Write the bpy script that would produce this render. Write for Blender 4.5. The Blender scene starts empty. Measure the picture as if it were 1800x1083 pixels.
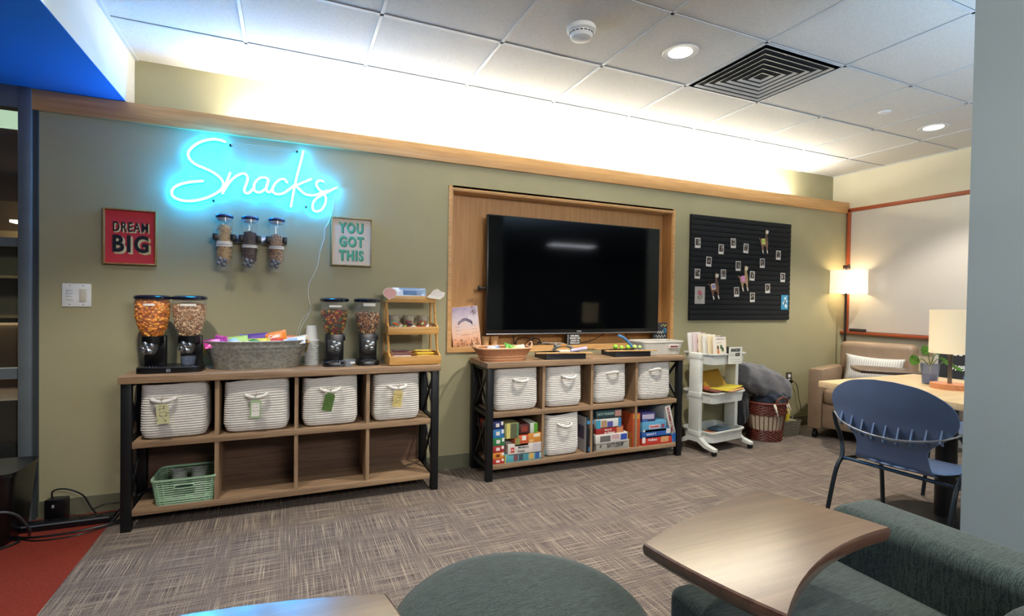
import bpy, bmesh, math, random
from mathutils import Vector, Matrix
PI = math.pi
random.seed(7)
C = bpy.context.scene.collection

# ------------------------------------------------------------ camera geometry
CF, CYAW, CPIT, CROL, CD, CH = 891.5, math.radians(23.648), math.radians(-.902), math.radians(.880), 3.416, 1.190
CAM = Vector((0, -CD, CH))
_F = Vector((math.sin(CYAW)*math.cos(CPIT), math.cos(CYAW)*math.cos(CPIT), math.sin(CPIT)))
_R = Vector((math.cos(CYAW), -math.sin(CYAW), 0)); _U = _R.cross(_F)
CR = _R*math.cos(CROL)+_U*math.sin(CROL); CU = -_R*math.sin(CROL)+_U*math.cos(CROL)
def U(px, py, x=None, y=None, z=None):
    """measured point of the photograph carried onto a known wall / shelf / floor plane"""
    r = _F+CR*((px-900)/CF)-CU*((py-541.5)/CF)
    t = (x-CAM.x)/r.x if x is not None else (y-CAM.y)/r.y if y is not None else (z-CAM.z)/r.z
    return CAM+r*t

# ------------------------------------------------------------ materials
def lin(h):
    if isinstance(h, str):
        h = h.lstrip('#'); v = [int(h[i:i+2], 16)/255 for i in (0, 2, 4)]
        return tuple(c/12.92 if c <= .04045 else ((c+.055)/1.055)**2.4 for c in v)+(1,)
    return tuple(h)+(1,)
MC = {}
def nodes(name):
    m = bpy.data.materials.new(name); m.use_nodes = True
    nt = m.node_tree; b = nt.nodes['Principled BSDF']
    return m, nt, b
def texco(nt, scale=(1, 1, 1), obj=True, loc=(0, 0, 0)):
    tc = nt.nodes.new('ShaderNodeTexCoord'); mp = nt.nodes.new('ShaderNodeMapping')
    mp.inputs['Scale'].default_value = scale; mp.inputs['Location'].default_value = loc
    nt.links.new(tc.outputs['Object'], mp.inputs['Vector']); return mp.outputs['Vector']
def noise(nt, vec, scale=5, detail=4, rough=.5):
    n = nt.nodes.new('ShaderNodeTexNoise'); n.inputs['Scale'].default_value = scale
    n.inputs['Detail'].default_value = detail; n.inputs['Roughness'].default_value = rough
    nt.links.new(vec, n.inputs['Vector']); return n.outputs['Fac']
def ramp(nt, fac, stops):
    r = nt.nodes.new('ShaderNodeValToRGB'); e = r.color_ramp.elements
    while len(e) < len(stops): e.new(.5)
    for i, (p, c) in enumerate(stops): e[i].position = p; e[i].color = lin(c)
    nt.links.new(fac, r.inputs['Fac']); return r.outputs['Color']
def bump(nt, b, h, strength=.2, dist=.002):
    n = nt.nodes.new('ShaderNodeBump'); n.inputs['Strength'].default_value = strength
    n.inputs['Distance'].default_value = dist
    nt.links.new(h, n.inputs['Height']); nt.links.new(n.outputs['Normal'], b.inputs['Normal'])
def M(col, rough=.6, metal=0, var=.06, vs=12, bmp=0, bs=200, spec=.5, coat=0, sheen=0):
    key = (col, rough, metal, var, vs, bmp, bs, spec, coat, sheen)
    if key in MC: return MC[key]
    m, nt, b = nodes('mat_'+str(col).lstrip('#'))
    b.inputs['Roughness'].default_value = rough; b.inputs['Metallic'].default_value = metal
    b.inputs['Specular IOR Level'].default_value = spec
    b.inputs['Coat Weight'].default_value = coat; b.inputs['Coat Roughness'].default_value = .12
    b.inputs['Sheen Weight'].default_value = sheen
    c = lin(col)[:3]; v = texco(nt)
    f = noise(nt, v, vs, 3)
    lo = tuple(max(0, x*(1-var)) for x in c); hi = tuple(min(1, x*(1+var)) for x in c)
    r = nt.nodes.new('ShaderNodeValToRGB'); r.color_ramp.elements[0].position = .3; r.color_ramp.elements[1].position = .7
    r.color_ramp.elements[0].color = lo+(1,); r.color_ramp.elements[1].color = hi+(1,)
    nt.links.new(f, r.inputs['Fac']); nt.links.new(r.outputs['Color'], b.inputs['Base Color'])
    if bmp: bump(nt, b, noise(nt, v, bs, 2), bmp)
    MC[key] = m; return m
def wood(c1, c2, axis=0, rough=.5, scale=1, coat=0, name='wood'):
    key = ('w', c1, c2, axis, rough, scale, coat)
    if key in MC: return MC[key]
    m, nt, b = nodes(name); sc = [28*scale]*3; sc[axis] = 1.6*scale
    v = texco(nt, tuple(sc)); f = noise(nt, v, 1.6, 6, .65)
    sc2 = [160*scale]*3; sc2[axis] = 5*scale
    f2 = noise(nt, texco(nt, tuple(sc2)), 1, 3)
    mx = nt.nodes.new('ShaderNodeMath'); mx.operation = 'MULTIPLY_ADD'; mx.inputs[1].default_value = .35
    nt.links.new(f2, mx.inputs[0]); nt.links.new(f, mx.inputs[2])
    nt.links.new(ramp(nt, mx.outputs[0], [(.45, c1), (.85, c2)]), b.inputs['Base Color'])
    b.inputs['Roughness'].default_value = rough; b.inputs['Coat Weight'].default_value = coat
    b.inputs['Coat Roughness'].default_value = .18
    bump(nt, b, f2, .12, .001); MC[key] = m; return m
def emis(col, s):
    key = ('e', col, s)
    if key in MC: return MC[key]
    m, nt, b = nodes('emission'); b.inputs['Base Color'].default_value = (.02, .02, .02, 1)
    b.inputs['Emission Color'].default_value = lin(col); b.inputs['Emission Strength'].default_value = s
    MC[key] = m; return m
def clear(tint='#ffffff', body=.06, rough=.03):
    """thin clear plastic / glass: see-through with a fresnel gloss"""
    key = ('g', tint, body, rough)
    if key in MC: return MC[key]
    m = bpy.data.materials.new('clear_plastic'); m.use_nodes = True; nt = m.node_tree
    nt.nodes.clear(); o = nt.nodes.new('ShaderNodeOutputMaterial')
    t = nt.nodes.new('ShaderNodeBsdfTransparent'); t.inputs['Color'].default_value = lin(tint)
    g = nt.nodes.new('ShaderNodeBsdfGlossy'); g.inputs['Roughness'].default_value = rough
    d = nt.nodes.new('ShaderNodeBsdfDiffuse'); d.inputs['Color'].default_value = lin(tint)
    lw = nt.nodes.new('ShaderNodeLayerWeight'); lw.inputs['Blend'].default_value = .5; pw = nt.nodes.new('ShaderNodeMath'); pw.operation = 'POWER'; pw.inputs[1].default_value = 3.5; nt.links.new(lw.outputs['Facing'], pw.inputs[0]); fr = nt.nodes.new('ShaderNodeMath'); fr.operation = 'MULTIPLY_ADD'; fr.inputs[1].default_value = .55; fr.inputs[2].default_value = .03; nt.links.new(pw.outputs[0], fr.inputs[0])
    a = nt.nodes.new('ShaderNodeMixShader'); c = nt.nodes.new('ShaderNodeMixShader')
    a.inputs['Fac'].default_value = body
    L = nt.links.new
    L(t.outputs[0], a.inputs[1]); L(d.outputs[0], a.inputs[2])
    L(fr.outputs[0], c.inputs['Fac']); L(a.outputs[0], c.inputs[1]); L(g.outputs[0], c.inputs[2])
    L(c.outputs[0], o.inputs[0]); MC[key] = m; return m

# ------------------------------------------------------------ mesh builder
def catmull(P, n=6, closed=False):
    P = [Vector(p) for p in P]; out = []; N = len(P)
    for i in range(N if closed else N-1):
        a, b, c, d = (P[(i-1) % N], P[i], P[(i+1) % N], P[(i+2) % N]) if closed else (P[max(i-1, 0)], P[i], P[i+1], P[min(i+2, N-1)])
        for k in range(n):
            t = k/n
            out.append(.5*((2*b)+(c-a)*t+(2*a-5*b+4*c-d)*t*t+(3*b-a-3*c+d)*t**3))
    if not closed: out.append(P[-1])
    return out
class MB:
    def __init__(s): s.v = []; s.f = []; s.m = []
    def n(s): return len(s.v)
    def add(s, vs, fs, mi=0):
        o = len(s.v); s.v += [Vector(v) for v in vs]; s.f += [tuple(i+o for i in f) for f in fs]; s.m += [mi]*len(fs); return s
    def move(s, start, mat):
        for i in range(start, len(s.v)): s.v[i] = mat @ s.v[i]
        return s
    def box(s, x0, x1, y0, y1, z0, z1, mi=0, bev=0, seg=2):
        vs = [(x, y, z) for z in (z0, z1) for y in (y0, y1) for x in (x0, x1)]
        fs = [(0, 2, 3, 1), (4, 5, 7, 6), (0, 1, 5, 4), (2, 6, 7, 3), (0, 4, 6, 2), (1, 3, 7, 5)]
        if not bev: return s.add(vs, fs, mi)
        bm = bmesh.new(); bv = [bm.verts.new(v) for v in vs]
        for f in fs: bm.faces.new([bv[i] for i in f])
        bmesh.ops.bevel(bm, geom=list(bm.edges)+list(bm.verts), offset=bev, segments=seg, profile=.5, affect='EDGES')
        bm.verts.index_update()
        s.add([v.co.copy() for v in bm.verts], [tuple(v.index for v in f.verts) for f in bm.faces], mi); bm.free(); return s
    def cbox(s, c, d, mi=0, bev=0, rot=None, seg=2):
        k = s.n(); s.box(-d[0]/2, d[0]/2, -d[1]/2, d[1]/2, -d[2]/2, d[2]/2, mi, bev, seg)
        mt = Matrix.Translation(c)
        if rot is not None: mt = mt @ (rot if isinstance(rot, Matrix) else Matrix.Rotation(rot, 4, 'Z'))
        return s.move(k, mt)
    def prism(s, poly, z0, z1, mi=0, axis='z'):
        n = len(poly)
        g = {'z': lambda p, h: (p[0], p[1], h), 'y': lambda p, h: (p[0], h, p[1]), 'x': lambda p, h: (h, p[0], p[1])}[axis]
        vs = [g(p, z0) for p in poly]+[g(p, z1) for p in poly]
        fs = [tuple(range(n))[::-1], tuple(range(n, 2*n))]+[(i, (i+1) % n, n+(i+1) % n, n+i) for i in range(n)]
        return s.add(vs, fs, mi)
    def lathe(s, prof, seg=24, c=(0, 0, 0), mi=0, sx=1, sy=1, caps=True):
        vs = []; n = len(prof)
        for r, z in prof:
            for k in range(seg):
                a = 2*PI*k/seg; vs.append((c[0]+r*sx*math.cos(a), c[1]+r*sy*math.sin(a), c[2]+z))
        fs = [(i*seg+k, i*seg+(k+1) % seg, (i+1)*seg+(k+1) % seg, (i+1)*seg+k) for i in range(n-1) for k in range(seg)]
        if caps: fs += [tuple(range(seg))[::-1], tuple((n-1)*seg+k for k in range(seg))]
        return s.add(vs, fs, mi)
    def cyl(s, p0, p1, r0, r1=None, seg=16, mi=0):
        p0, p1 = Vector(p0), Vector(p1); d = p1-p0; k = s.n()
        s.lathe([(r0, 0), (r1 if r1 is not None else r0, d.length)], seg, mi=mi)
        return s.move(k, Matrix.Translation(p0) @ d.to_track_quat('Z', 'Y').to_matrix().to_4x4())
    def tube(s, P, r, seg=8, mi=0, closed=False, flat=1):
        P = [Vector(p) for p in P]; N = len(P); t0 = (P[1]-P[0]).normalized()
        up = Vector((0, 0, 1)) if abs(t0.z) < .9 else Vector((0, 1, 0))
        nrm = t0.cross(up).normalized(); vs = []; pt = t0
        for i, p in enumerate(P):
            a = P[(i-1) % N] if closed else P[max(i-1, 0)]; b = P[(i+1) % N] if closed else P[min(i+1, N-1)]
            t = (b-a)
            t = t.normalized() if t.length > 1e-9 else pt
            q = pt.rotation_difference(t); nrm = (q @ nrm); nrm = (nrm-t*nrm.dot(t)).normalized(); bn = t.cross(nrm); pt = t
            rr = r[i] if isinstance(r, (list, tuple)) else r
            for k in range(seg):
                an = 2*PI*k/seg; vs.append(p+nrm*(rr*math.cos(an))+bn*(rr*flat*math.sin(an)))
        R = N if closed else N-1
        fs = [(i*seg+k, i*seg+(k+1) % seg, ((i+1) % N)*seg+(k+1) % seg, ((i+1) % N)*seg+k) for i in range(R) for k in range(seg)]
        if not closed: fs += [tuple(range(seg))[::-1], tuple((N-1)*seg+k for k in range(seg))]
        return s.add(vs, fs, mi)
    def ball(s, c, r, seg=12, mi=0, sc=(1, 1, 1)):
        k = s.n(); rings = max(4, seg//2)
        s.lathe([(math.sin(PI*i/rings) if 0 < i < rings else .001, -math.cos(PI*i/rings)) for i in range(rings+1)], seg, mi=mi)
        return s.move(k, Matrix.Translation(c) @ Matrix.Diagonal((r*sc[0], r*sc[1], r*sc[2], 1)))
    def loft(s, rings, mi=0, cap0=True, cap1=True):
        n = len(rings[0]); vs = [p for r in rings for p in r]
        fs = [(i*n+k, i*n+(k+1) % n, (i+1)*n+(k+1) % n, (i+1)*n+k) for i in range(len(rings)-1) for k in range(n)]
        if cap0: fs.append(tuple(range(n))[::-1])
        if cap1: fs.append(tuple((len(rings)-1)*n+k for k in range(n)))
        return s.add(vs, fs, mi)
    def build(s, name, mats, parent=None, loc=None, sharp=.7, mods=None):
        me = bpy.data.meshes.new(name); me.from_pydata([tuple(v) for v in s.v], [], s.f)
        for m in (mats if isinstance(mats, (list, tuple)) else [mats]): me.materials.append(m)
        me.polygons.foreach_set('material_index', s.m)
        bm = bmesh.new(); bm.from_mesh(me); bmesh.ops.recalc_face_normals(bm, faces=bm.faces); bm.to_mesh(me); bm.free()
        me.polygons.foreach_set('use_smooth', [True]*len(me.polygons))
        me.set_sharp_from_angle(angle=sharp); me.update()
        o = bpy.data.objects.new(name, me); C.objects.link(o)
        if parent is not None: o.parent = parent
        if loc is not None: o.location = loc
        return o
def tag(o, label, cat, group=None, kind=None):
    o['label'] = label; o['category'] = cat
    if group: o['group'] = group
    if kind: o['kind'] = kind
    return o
def thing(name, label, cat, loc=(0, 0, 0), rz=0, group=None, kind=None):
    o = bpy.data.objects.new(name, None); o.empty_display_size = .05; C.objects.link(o)
    o.location = loc; o.rotation_euler = (0, 0, rz); return tag(o, label, cat, group, kind)
def struct(o): o['kind'] = 'structure'; return o
def dup(root, loc, rz=None, label=None, group=None):
    r = root.copy(); C.objects.link(r); r.location = loc
    if rz is not None: r.rotation_euler = (0, 0, rz)
    if label: r['label'] = label
    if group: r['group'] = group
    for ch in list(root.children):
        c = ch.copy(); C.objects.link(c); c.parent = r
        for g in list(ch.children):
            d = g.copy(); C.objects.link(d); d.parent = c
    return r
def sell(hw, hd, z, n=32, p=4, cx=0, cy=0):
    """superellipse ring"""
    out = []
    for k in range(n):
        a = 2*PI*k/n; ca, sa = math.cos(a), math.sin(a)
        out.append((cx+hw*math.copysign(abs(ca)**(2/p), ca), cy+hd*math.copysign(abs(sa)**(2/p), sa), z))
    return out
def text(name, s, size, mat, parent, loc, rot=(PI/2, 0, 0), bold=0, sx=1, depth=.0006, align='CENTER', shear=0, space=1):
    """lettering as a thin mesh; default faces -Y"""
    cu = bpy.data.curves.new(name, 'FONT'); cu.body = s; cu.size = size; cu.extrude = depth; cu.offset = bold
    cu.align_x = align; cu.align_y = 'CENTER'; cu.resolution_u = 3; cu.shear = shear; cu.space_character = space
    to = bpy.data.objects.new(name, cu); C.objects.link(to)
    dg = bpy.context.evaluated_depsgraph_get(); me = bpy.data.meshes.new_from_object(to.evaluated_get(dg))
    bpy.data.objects.remove(to); me.materials.clear(); me.materials.append(mat)
    o = bpy.data.objects.new(name, me); C.objects.link(o)
    for v in me.vertices: v.co.x *= sx
    if parent is not None: o.parent = parent
    o.location = loc; o.rotation_euler = rot; return o

# ------------------------------------------------------------ shared materials
BLACKP = M('#0d0e12', .3); BLACKM = M('#15171a', .45, .3); CHROME = M('#c8ccd0', .22, 1); WHITEP = M('#e6e8e6', .4)
SHELF = wood('#6f5643', '#a98c6c', 0, .5, name='oak_laminate'); SHELFV = wood('#6f5643', '#a98c6c', 2, .5, name='oak_laminate_upright')
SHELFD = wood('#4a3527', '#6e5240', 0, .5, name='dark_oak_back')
MAPLE = wood('#b98a52', '#d9ab72', 0, .4, name='maple'); MAPLEV = wood('#b5804a', '#cc9a60', 2, .45, name='cherry_panel')
BAMBOO = wood('#b5823f', '#d6a661', 0, .4, name='bamboo'); CLEAR = clear()
WHITEC = M('#dcdcda', .5); CARD = M('#e9e6df', .7)

# ------------------------------------------------------------ the setting
W, ZC, YC = 5.245, 2.541, .157
def plane_mat_wall(col, name):
    m, nt, b = nodes(name); v = texco(nt)
    nt.links.new(ramp(nt, noise(nt, v, 2.5, 3), [(.3, col[0]), (.7, col[1])]), b.inputs['Base Color'])
    b.inputs['Roughness'].default_value = .55; bump(nt, b, noise(nt, v, 350, 2), .15, .001); return m
OLIVE = plane_mat_wall(('#a29c7a', '#a8a280'), 'olive_paint')
CREAM = plane_mat_wall(('#d3cbb0', '#d8d0b6'), 'cream_paint')
WHITEW = plane_mat_wall(('#d2d2cc', '#d8d8d2'), 'white_paint')
DARKW = plane_mat_wall(('#4a4139', '#544a40'), 'dim_far_paint')
# carpet
def carpet():
    m, nt, b = nodes('woven_carpet'); L = nt.links.new
    tc = nt.nodes.new('ShaderNodeTexCoord')
    def str_(sx, sy, s=1.0):
        mp = nt.nodes.new('ShaderNodeMapping'); mp.inputs['Scale'].default_value = (sx, sy, 1)
        L(tc.outputs['Object'], mp.inputs['Vector']); return noise(nt, mp.outputs['Vector'], s, 2, .6)
    a = str_(290, 3.6); c = str_(3.6, 290); fine = str_(300, 300)
    ck = nt.nodes.new('ShaderNodeTexChecker'); ck.inputs['Scale'].default_value = 1/.61
    L(tc.outputs['Object'], ck.inputs['Vector'])
    def math_(op, p, q):
        n = nt.nodes.new('ShaderNodeMath'); n.operation = op
        for i, x in enumerate((p, q)):
            if isinstance(x, (int, float)): n.inputs[i].default_value = x
            else: L(x, n.inputs[i])
        return n.outputs[0]
    mxv = math_('MAXIMUM', a, math_('SUBTRACT', c, .03))
    mx2 = math_('MAXIMUM', math_('SUBTRACT', a, .03), c)
    mix = nt.nodes.new('ShaderNodeMix'); L(ck.outputs['Fac'], mix.inputs[0]); L(mxv, mix.inputs[2]); L(mx2, mix.inputs[3])
    tot = math_('ADD', math_('MULTIPLY', mix.outputs[0], .72), math_('MULTIPLY', fine, .36))
    L(ramp(nt, tot, [(.46, '#37312f'), (.55, '#6c625d'), (.61, '#80746a'), (.69, '#b8a992')]), b.inputs['Base Color'])
    b.inputs['Roughness'].default_value = .95; b.inputs['Specular IOR Level'].default_value = .1
    bump(nt, b, tot, .5, .004); return m
CARPET = carpet()
RED = M('#7c3226', .95, 0, .3, 260, .5, 500, spec=.1)
floor = MB().box(-7, 9, -10, 6, -.1, 0); struct(floor.build('floor', CARPET))
st = MB().box(-1.30, -.847, -9, -.001, 0, .0025); struct(st.build('trim_1', RED))

# back wall with the television niche
NX0, NX1, NZ0, NZ1, ND = 1.016, 2.981, .83, 1.966, .11
b_ = MB()
b_.box(-1.207, NX0, 0, .14, 0, 2.2); b_.box(NX1, W, 0, .14, 0, 2.2)
b_.box(NX0, NX1, 0, .14, 0, NZ0); b_.box(NX0, NX1, 0, .14, NZ1, 2.2); b_.box(NX0, NX1, ND+.012, .14, NZ0, NZ1)
struct(b_.build('wall_back', OLIVE))
up = MB().box(-.828, W+.15, YC, YC+.12, 2.0, ZC+.2); struct(up.build('wall_upper_back', OLIVE))
n_ = MB(); t = .02
n_.box(NX0, NX1, ND, ND+.012, NZ0, NZ1, 1)
n_.box(NX0, NX0+t, -.006, ND, NZ0, NZ1, 1); n_.box(NX1-t, NX1, -.006, ND, NZ0, NZ1, 1)
n_.box(NX0, NX1, -.006, ND, NZ1-t, NZ1); n_.box(NX0, NX1, -.010, ND, NZ0, NZ0+t)
e = .014
n_.box(NX0-e, NX0+.012, -.012, 0, NZ0-e, NZ1+e); n_.box(NX1-.012, NX1+e, -.012, 0, NZ0-e, NZ1+e)
n_.box(NX0+.012, NX1-.012, -.012, -.0065, NZ1-.012, NZ1+e); n_.box(NX0+.012, NX1-.012, -.012, -.0005, NZ0-e, NZ0-.0005); n_.box(NX0+.012, NX1-.012, -.012, -.0005, NZ1+.0005, NZ1+e)
struct(n_.build('trim_2', [MAPLE, MAPLEV]))
rail = MB().box(-1.35, W, -.022, .004, 2.132, 2.238, bev=.003).box(-1.35, W, .0, .02, 2.2, 2.236)
struct(rail.build('trim_3', MAPLE))
bb = MB().box(-1.207, W, -.010, .001, 0, .094).box(-1.207, W, -.013, 0, 0, .012)
struct(bb.build('baseboard_back', M('#6b6c58', .5)))
rw = MB().box(W, W+.12, -3.2, .4, 0, ZC+.2); struct(rw.build('wall_right', CREAM))
struct(MB().box(W-.01, W, -3.2, 0, 0, .094).build('baseboard_right', M('#6b6c58', .5)))
# ceiling tiles over the room, dropped grid
ct, nt, b = nodes('ceiling_tile'); v = texco(nt)
nt.links.new(ramp(nt, noise(nt, v, 90, 3), [(.35, '#d0cdc6'), (.65, '#d9d6cf')]), b.inputs['Base Color'])
b.inputs['Roughness'].default_value = .9; bump(nt, b, noise(nt, v, 260, 3), .5, .003)
ce = MB().box(-.828, 9, -10, .3, ZC, ZC+.1); struct(ce.build('ceiling', ct))
GRID = M('#c9cccd', .45)
g = MB(); GX = [.39+.617*k for k in range(-2, 10)]; GY = [-.34-.59*k for k in range(0, 12)]
for x in GX: g.box(x-.0085, x+.0085, -7, YC, ZC-.0045, ZC+.001); g.box(x+.0085, x+.010, -7, YC, ZC-.0012, ZC+.001, 1)
for y in GY: g.box(-.828, W, y-.0085, y+.0085, ZC-.0045, ZC+.001); g.box(-.828, W, y-.011, y-.0085, ZC-.0012, ZC+.001, 1); pass
g.box(-.828, -.81, -7, YC, ZC-.006, ZC+.001); g.box(W-.015, W, -3.2, YC, ZC-.006, ZC+.001)
struct(g.build('trim_4', [GRID, M('#55585a', .8)]))
# dropped soffit over the glazed door side
so = MB().box(-7, -.829, -10, YC+.12, 2.243, ZC+.2); struct(so.build('ceiling_soffit', WHITEW))
BLUEW = plane_mat_wall(('#2488e0', '#288ce4'), 'neon_spill_tint_underside')  # blue spill of the neon put into the underside colour of the white soffit
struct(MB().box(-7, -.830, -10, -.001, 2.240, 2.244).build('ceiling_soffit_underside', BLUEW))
# room beyond the view, closing the space
rm = MB().box(-7.1, -7, -10, 6, 0, 2.8).box(-7, 9, -10.1, -10, 0, 2.8).box(9, 9.1, -10, 6, 0, 2.8).box(W+.12, 9, -3.2, -3.1, 0, 2.8)
struct(rm.build('wall_far', DARKW))

# wall end / column at the right
PILM = plane_mat_wall(('#98a4a4', '#9eaaaa'), 'pale_column_paint')
struct(MB().box(2.0, 2.45, -2.97, -2.505, 0, ZC).build('wall_pillar', PILM))

# glazed door wall at the left
FR = M('#6b7478', .45, .2)
d = MB(); d.box(-1.275, -1.222, -.03, .05, 0, 2.245, bev=.003); d.box(-1.222, -1.2, -.012, .05, 0, 2.245, 1)
d.box(-3.2, -1.275, -.025, .05, 2.13, 2.245); d.box(-3.2, -1.275, -.015, .04, 1.425, 1.47); d.box(-3.2, -1.275, -.015, .04, .745, .80); d.box(-3.2, -1.275, -.015, .04, 0, .12)
d.box(-3.25, -3.2, -.03, .05, 0, 2.245)
struct(d.build('window_1', [FR, M('#363c3e', .5)]))
struct(MB().box(-3.2, -1.275, .01, .016, .1, 2.14).build('window_2', clear('#dde4e2', .02)))
struct(MB().box(-7, -3.25, 0, .14, 0, 2.245).build('wall_left_back', OLIVE))
# the room behind the glass
o = MB().box(-7, -1.21, 4.6, 4.7, 0, 2.9).box(-1.21, -1.1, .141, 4.7, 0, 2.9)
struct(o.build('wall_beyond', M('#7d6248', .7)))
struct(MB().box(-7, -1.2, .28, 4.7, 2.6, 2.7).build('ceiling_beyond', M('#5b4638', .8)))

# beyond the glass: light panel, beam, low shelving, easy chair, table
PB = lambda mb, *a: mb
o = MB().box(-3.4, -1.8, 1.7, 2.3, 2.585, 2.6).build('ceiling_light', emis('#c8dcc0', .9)); tag(o, 'pale lit ceiling panel in the room beyond the glass', 'light')
o = MB().box(-5, -1.25, 4.35, 4.5, 1.9, 2.25, 0).box(-5, -1.25, 4.3, 4.5, 1.75, 1.9, 1).build('bulkhead', [M('#6a5039', .7), M('#a98a63', .7)]); tag(o, 'tan bulkhead across the far room seen through the glass', 'bulkhead')
o = MB().box(-2.9, -2.3, 4.1, 4.25, 1.98, 2.01).build('light_strip', emis('#fff6e0', 2.5)); tag(o, 'thin white light strip in the room beyond the glass', 'light')
sh = thing('bookcase', 'dim bookcase in the room beyond the glass', 'bookcase', (-2.4, 4.1, 0))
q = MB()
for z in (.02, .45, .9, 1.35, 1.75): q.box(-.9, .9, 0, .4, z, z+.03)
q.box(-.92, -.88, 0, .4, 0, 1.78); q.box(.88, .92, 0, .4, 0, 1.78); q.box(-.01, .02, 0, .4, 0, 1.78)
q.build('shelf_frame', M('#7a6a52', .7), sh); MB().box(-.88, .88, .37, .39, 0, 1.78).build('back_panel', M('#4d4a40', .8), sh)
ec = thing('easy_chair', 'brown easy chair in the room beyond the glass', 'armchair', (-1.86, 1.5, 0))
MB().box(-.35, .35, -.3, .35, .12, .45, bev=.05).build('seat', M('#5f4632', .6), ec)
MB().box(-.33, .33, .25, .4, .4, .95, bev=.05).build('backrest', M('#8a6a4b', .6), ec)
MB().box(-.42, -.33, -.3, .4, .02, .62, bev=.03).box(.33, .42, -.3, .4, .02, .62, bev=.03).build('armrest', M('#6a4e38', .6), ec)

# ------------------------------------------------------------ ceiling fittings
def downlight(x, y, label):
    t = thing('recessed_downlight', label, 'ceiling light', (x, y, ZC), group=None)
    MB().lathe([(.062, -.002), (.092, -.006), (.096, -.001), (.062, .001)], 40, caps=False).build('trim_ring', M('#dcdcd8', .4), t)
    k = MB(); k.lathe([(.001, -.0032), (.062, -.0032)], 32, caps=False); k.build('lamp_lens', emis('#fff3dc', 6), t)
    return t
downlight(1.92, -1.244, 'round recessed downlight in the tile beside the vent, nearer the smoke detector')
downlight(4.437, -1.158, 'small round recessed downlight towards the right wall near the whiteboard')
t = thing('smoke_detector', 'round white smoke detector on the ceiling left of the vent', 'smoke detector', (1.307, -1.232, ZC))
MB().lathe([(.068, 0), (.072, -.006), (.070, -.022), (.062, -.028)], 36).build('mounting_base', WHITEP, t)
MB().lathe([(.055, -.028), (.058, -.040), (.050, -.055), (.030, -.062), (.001, -.063)], 36).build('sensor_cap', WHITEP, t)
q = MB()
for k in range(18):
    a = 2*PI*k/18; q.cbox((.0575*math.cos(a), .0575*math.sin(a), -.037), (.004, .014, .005), rot=a)
q.build('vent_slot', M('#4a4a48', .8), t)
t = MB().lathe([(.001, -.008), (.036, -.007), (.04, 0)], 32).build('sprinkler_cover', WHITEP, loc=(3.789, -1.189, ZC)); tag(t, 'small flat white sprinkler cover plate in the ceiling', 'sprinkler')
# square four-way diffuser
vx0, vx1, vy0, vy1 = GX[5]+.012, GX[6]-.012, GY[2]+.012, GY[1]-.012
vc = ((vx0+vx1)/2, (vy0+vy1)/2)
t = thing('ceiling_vent', 'square four-way louvred air vent set in the ceiling grid', 'air vent', (vc[0], vc[1], ZC))
hw, hd = (vx1-vx0)/2, (vy1-vy0)/2
def sqring(q, s0, z0, s1, z1, mi=0):
    r = []
    for s, z in ((s0, z0), (s1, z1), (s1-.006, z1), (s0-.006, z0+.0)):
        r.append([(-hw*s, -hd*s, z), (hw*s, -hd*s, z), (hw*s, hd*s, z), (-hw*s, hd*s, z)])
    r.append(r[0]); q.loft(r, mi, False, False)
q = MB(); sqring(q, 1.0, -.006, .93, -.006); sqring(q, 1.0, -.006, 1.0, .0); q.build('outer_frame', M('#d5d4d0', .4), t)
q = MB().box(-hw*.95, hw*.95, -hd*.95, hd*.95, -.0035, -.003); q.build('duct_backing', M('#121212', .9), t)
for k in range(6):
    s = .925-.15*k; q = MB(); sqring(q, s, -.011, s-.052, -.004); q.build('louvre', M('#d0cfca', .35, .2), t)

# cove light trough behind the rail: fluorescent tubes
for k, x in enumerate((-.2, 1.05, 2.3, 3.5)):
    x1 = x+1.16
    tb = MB().cyl((x, .085, 2.2), (x1, .085, 2.2), .013, seg=12)
    # short housings; hidden by the rail in the photograph
    o = tb.build('fluorescent_tube', emis('#fff4dc', 3)); tag(o, 'fluorescent tube lying in the cove trough behind the wooden rail', 'light tube', 'tubes in the light cove')

# ------------------------------------------------------------ wall sign
def NP(pts): return [U(280+x/5.294, 220+y/5.294, y=-.030) for x, y in pts]
STROKES = [
 [(612,158),(575,143),(520,134),(460,138),(390,157),(325,195),(285,235),(270,275),(290,325),(345,370),(420,402),(500,440),(560,485),(593,530),(593,575),(555,620),(480,662),(400,690),(310,706),(230,705),(160,685),(122,650),(120,610),(150,575),(210,548),(300,530),(405,522)],
 [(660,448),(640,500),(615,565),(590,635)],
 [(592,628),(625,575),(665,520),(720,475),(775,452),(812,465),(823,505),(808,555),(792,600),(802,632),(835,632),(868,600),(885,565)],
 [(1015,510),(985,488),(940,493),(900,525),(880,570),(890,612),(930,628),(975,605),(1005,560),(1018,510)],
 [(1016,515),(1000,565),(1000,612),(1028,625),(1058,590)],
 [(1188,535),(1165,505),(1120,510),(1080,545),(1055,590),(1062,628),(1105,645),(1160,632),(1215,595),(1258,560)],
 [(1340,245),(1312,360),(1280,480),(1252,610),(1225,758)],
 [(1412,505),(1350,530),(1275,562)],
 [(1272,565),(1310,605),(1355,642),(1420,655),(1475,645),(1520,625),(1570,612)],
 [(1528,528),(1500,517),(1468,530),(1462,562),(1485,598),(1522,632),(1548,675),(1542,735),(1505,790),(1458,805),(1428,782),(1430,730),(1460,685),(1520,648),(1590,612),(1650,582)],
]
sg = thing('neon_sign', 'glowing cyan neon sign reading Snacks in script on clear acrylic', 'neon sign', (0, 0, 0))
core = emis((.56, .64, .64), 1.0); body = emis((.0, .34, 1.0), 56)
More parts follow.
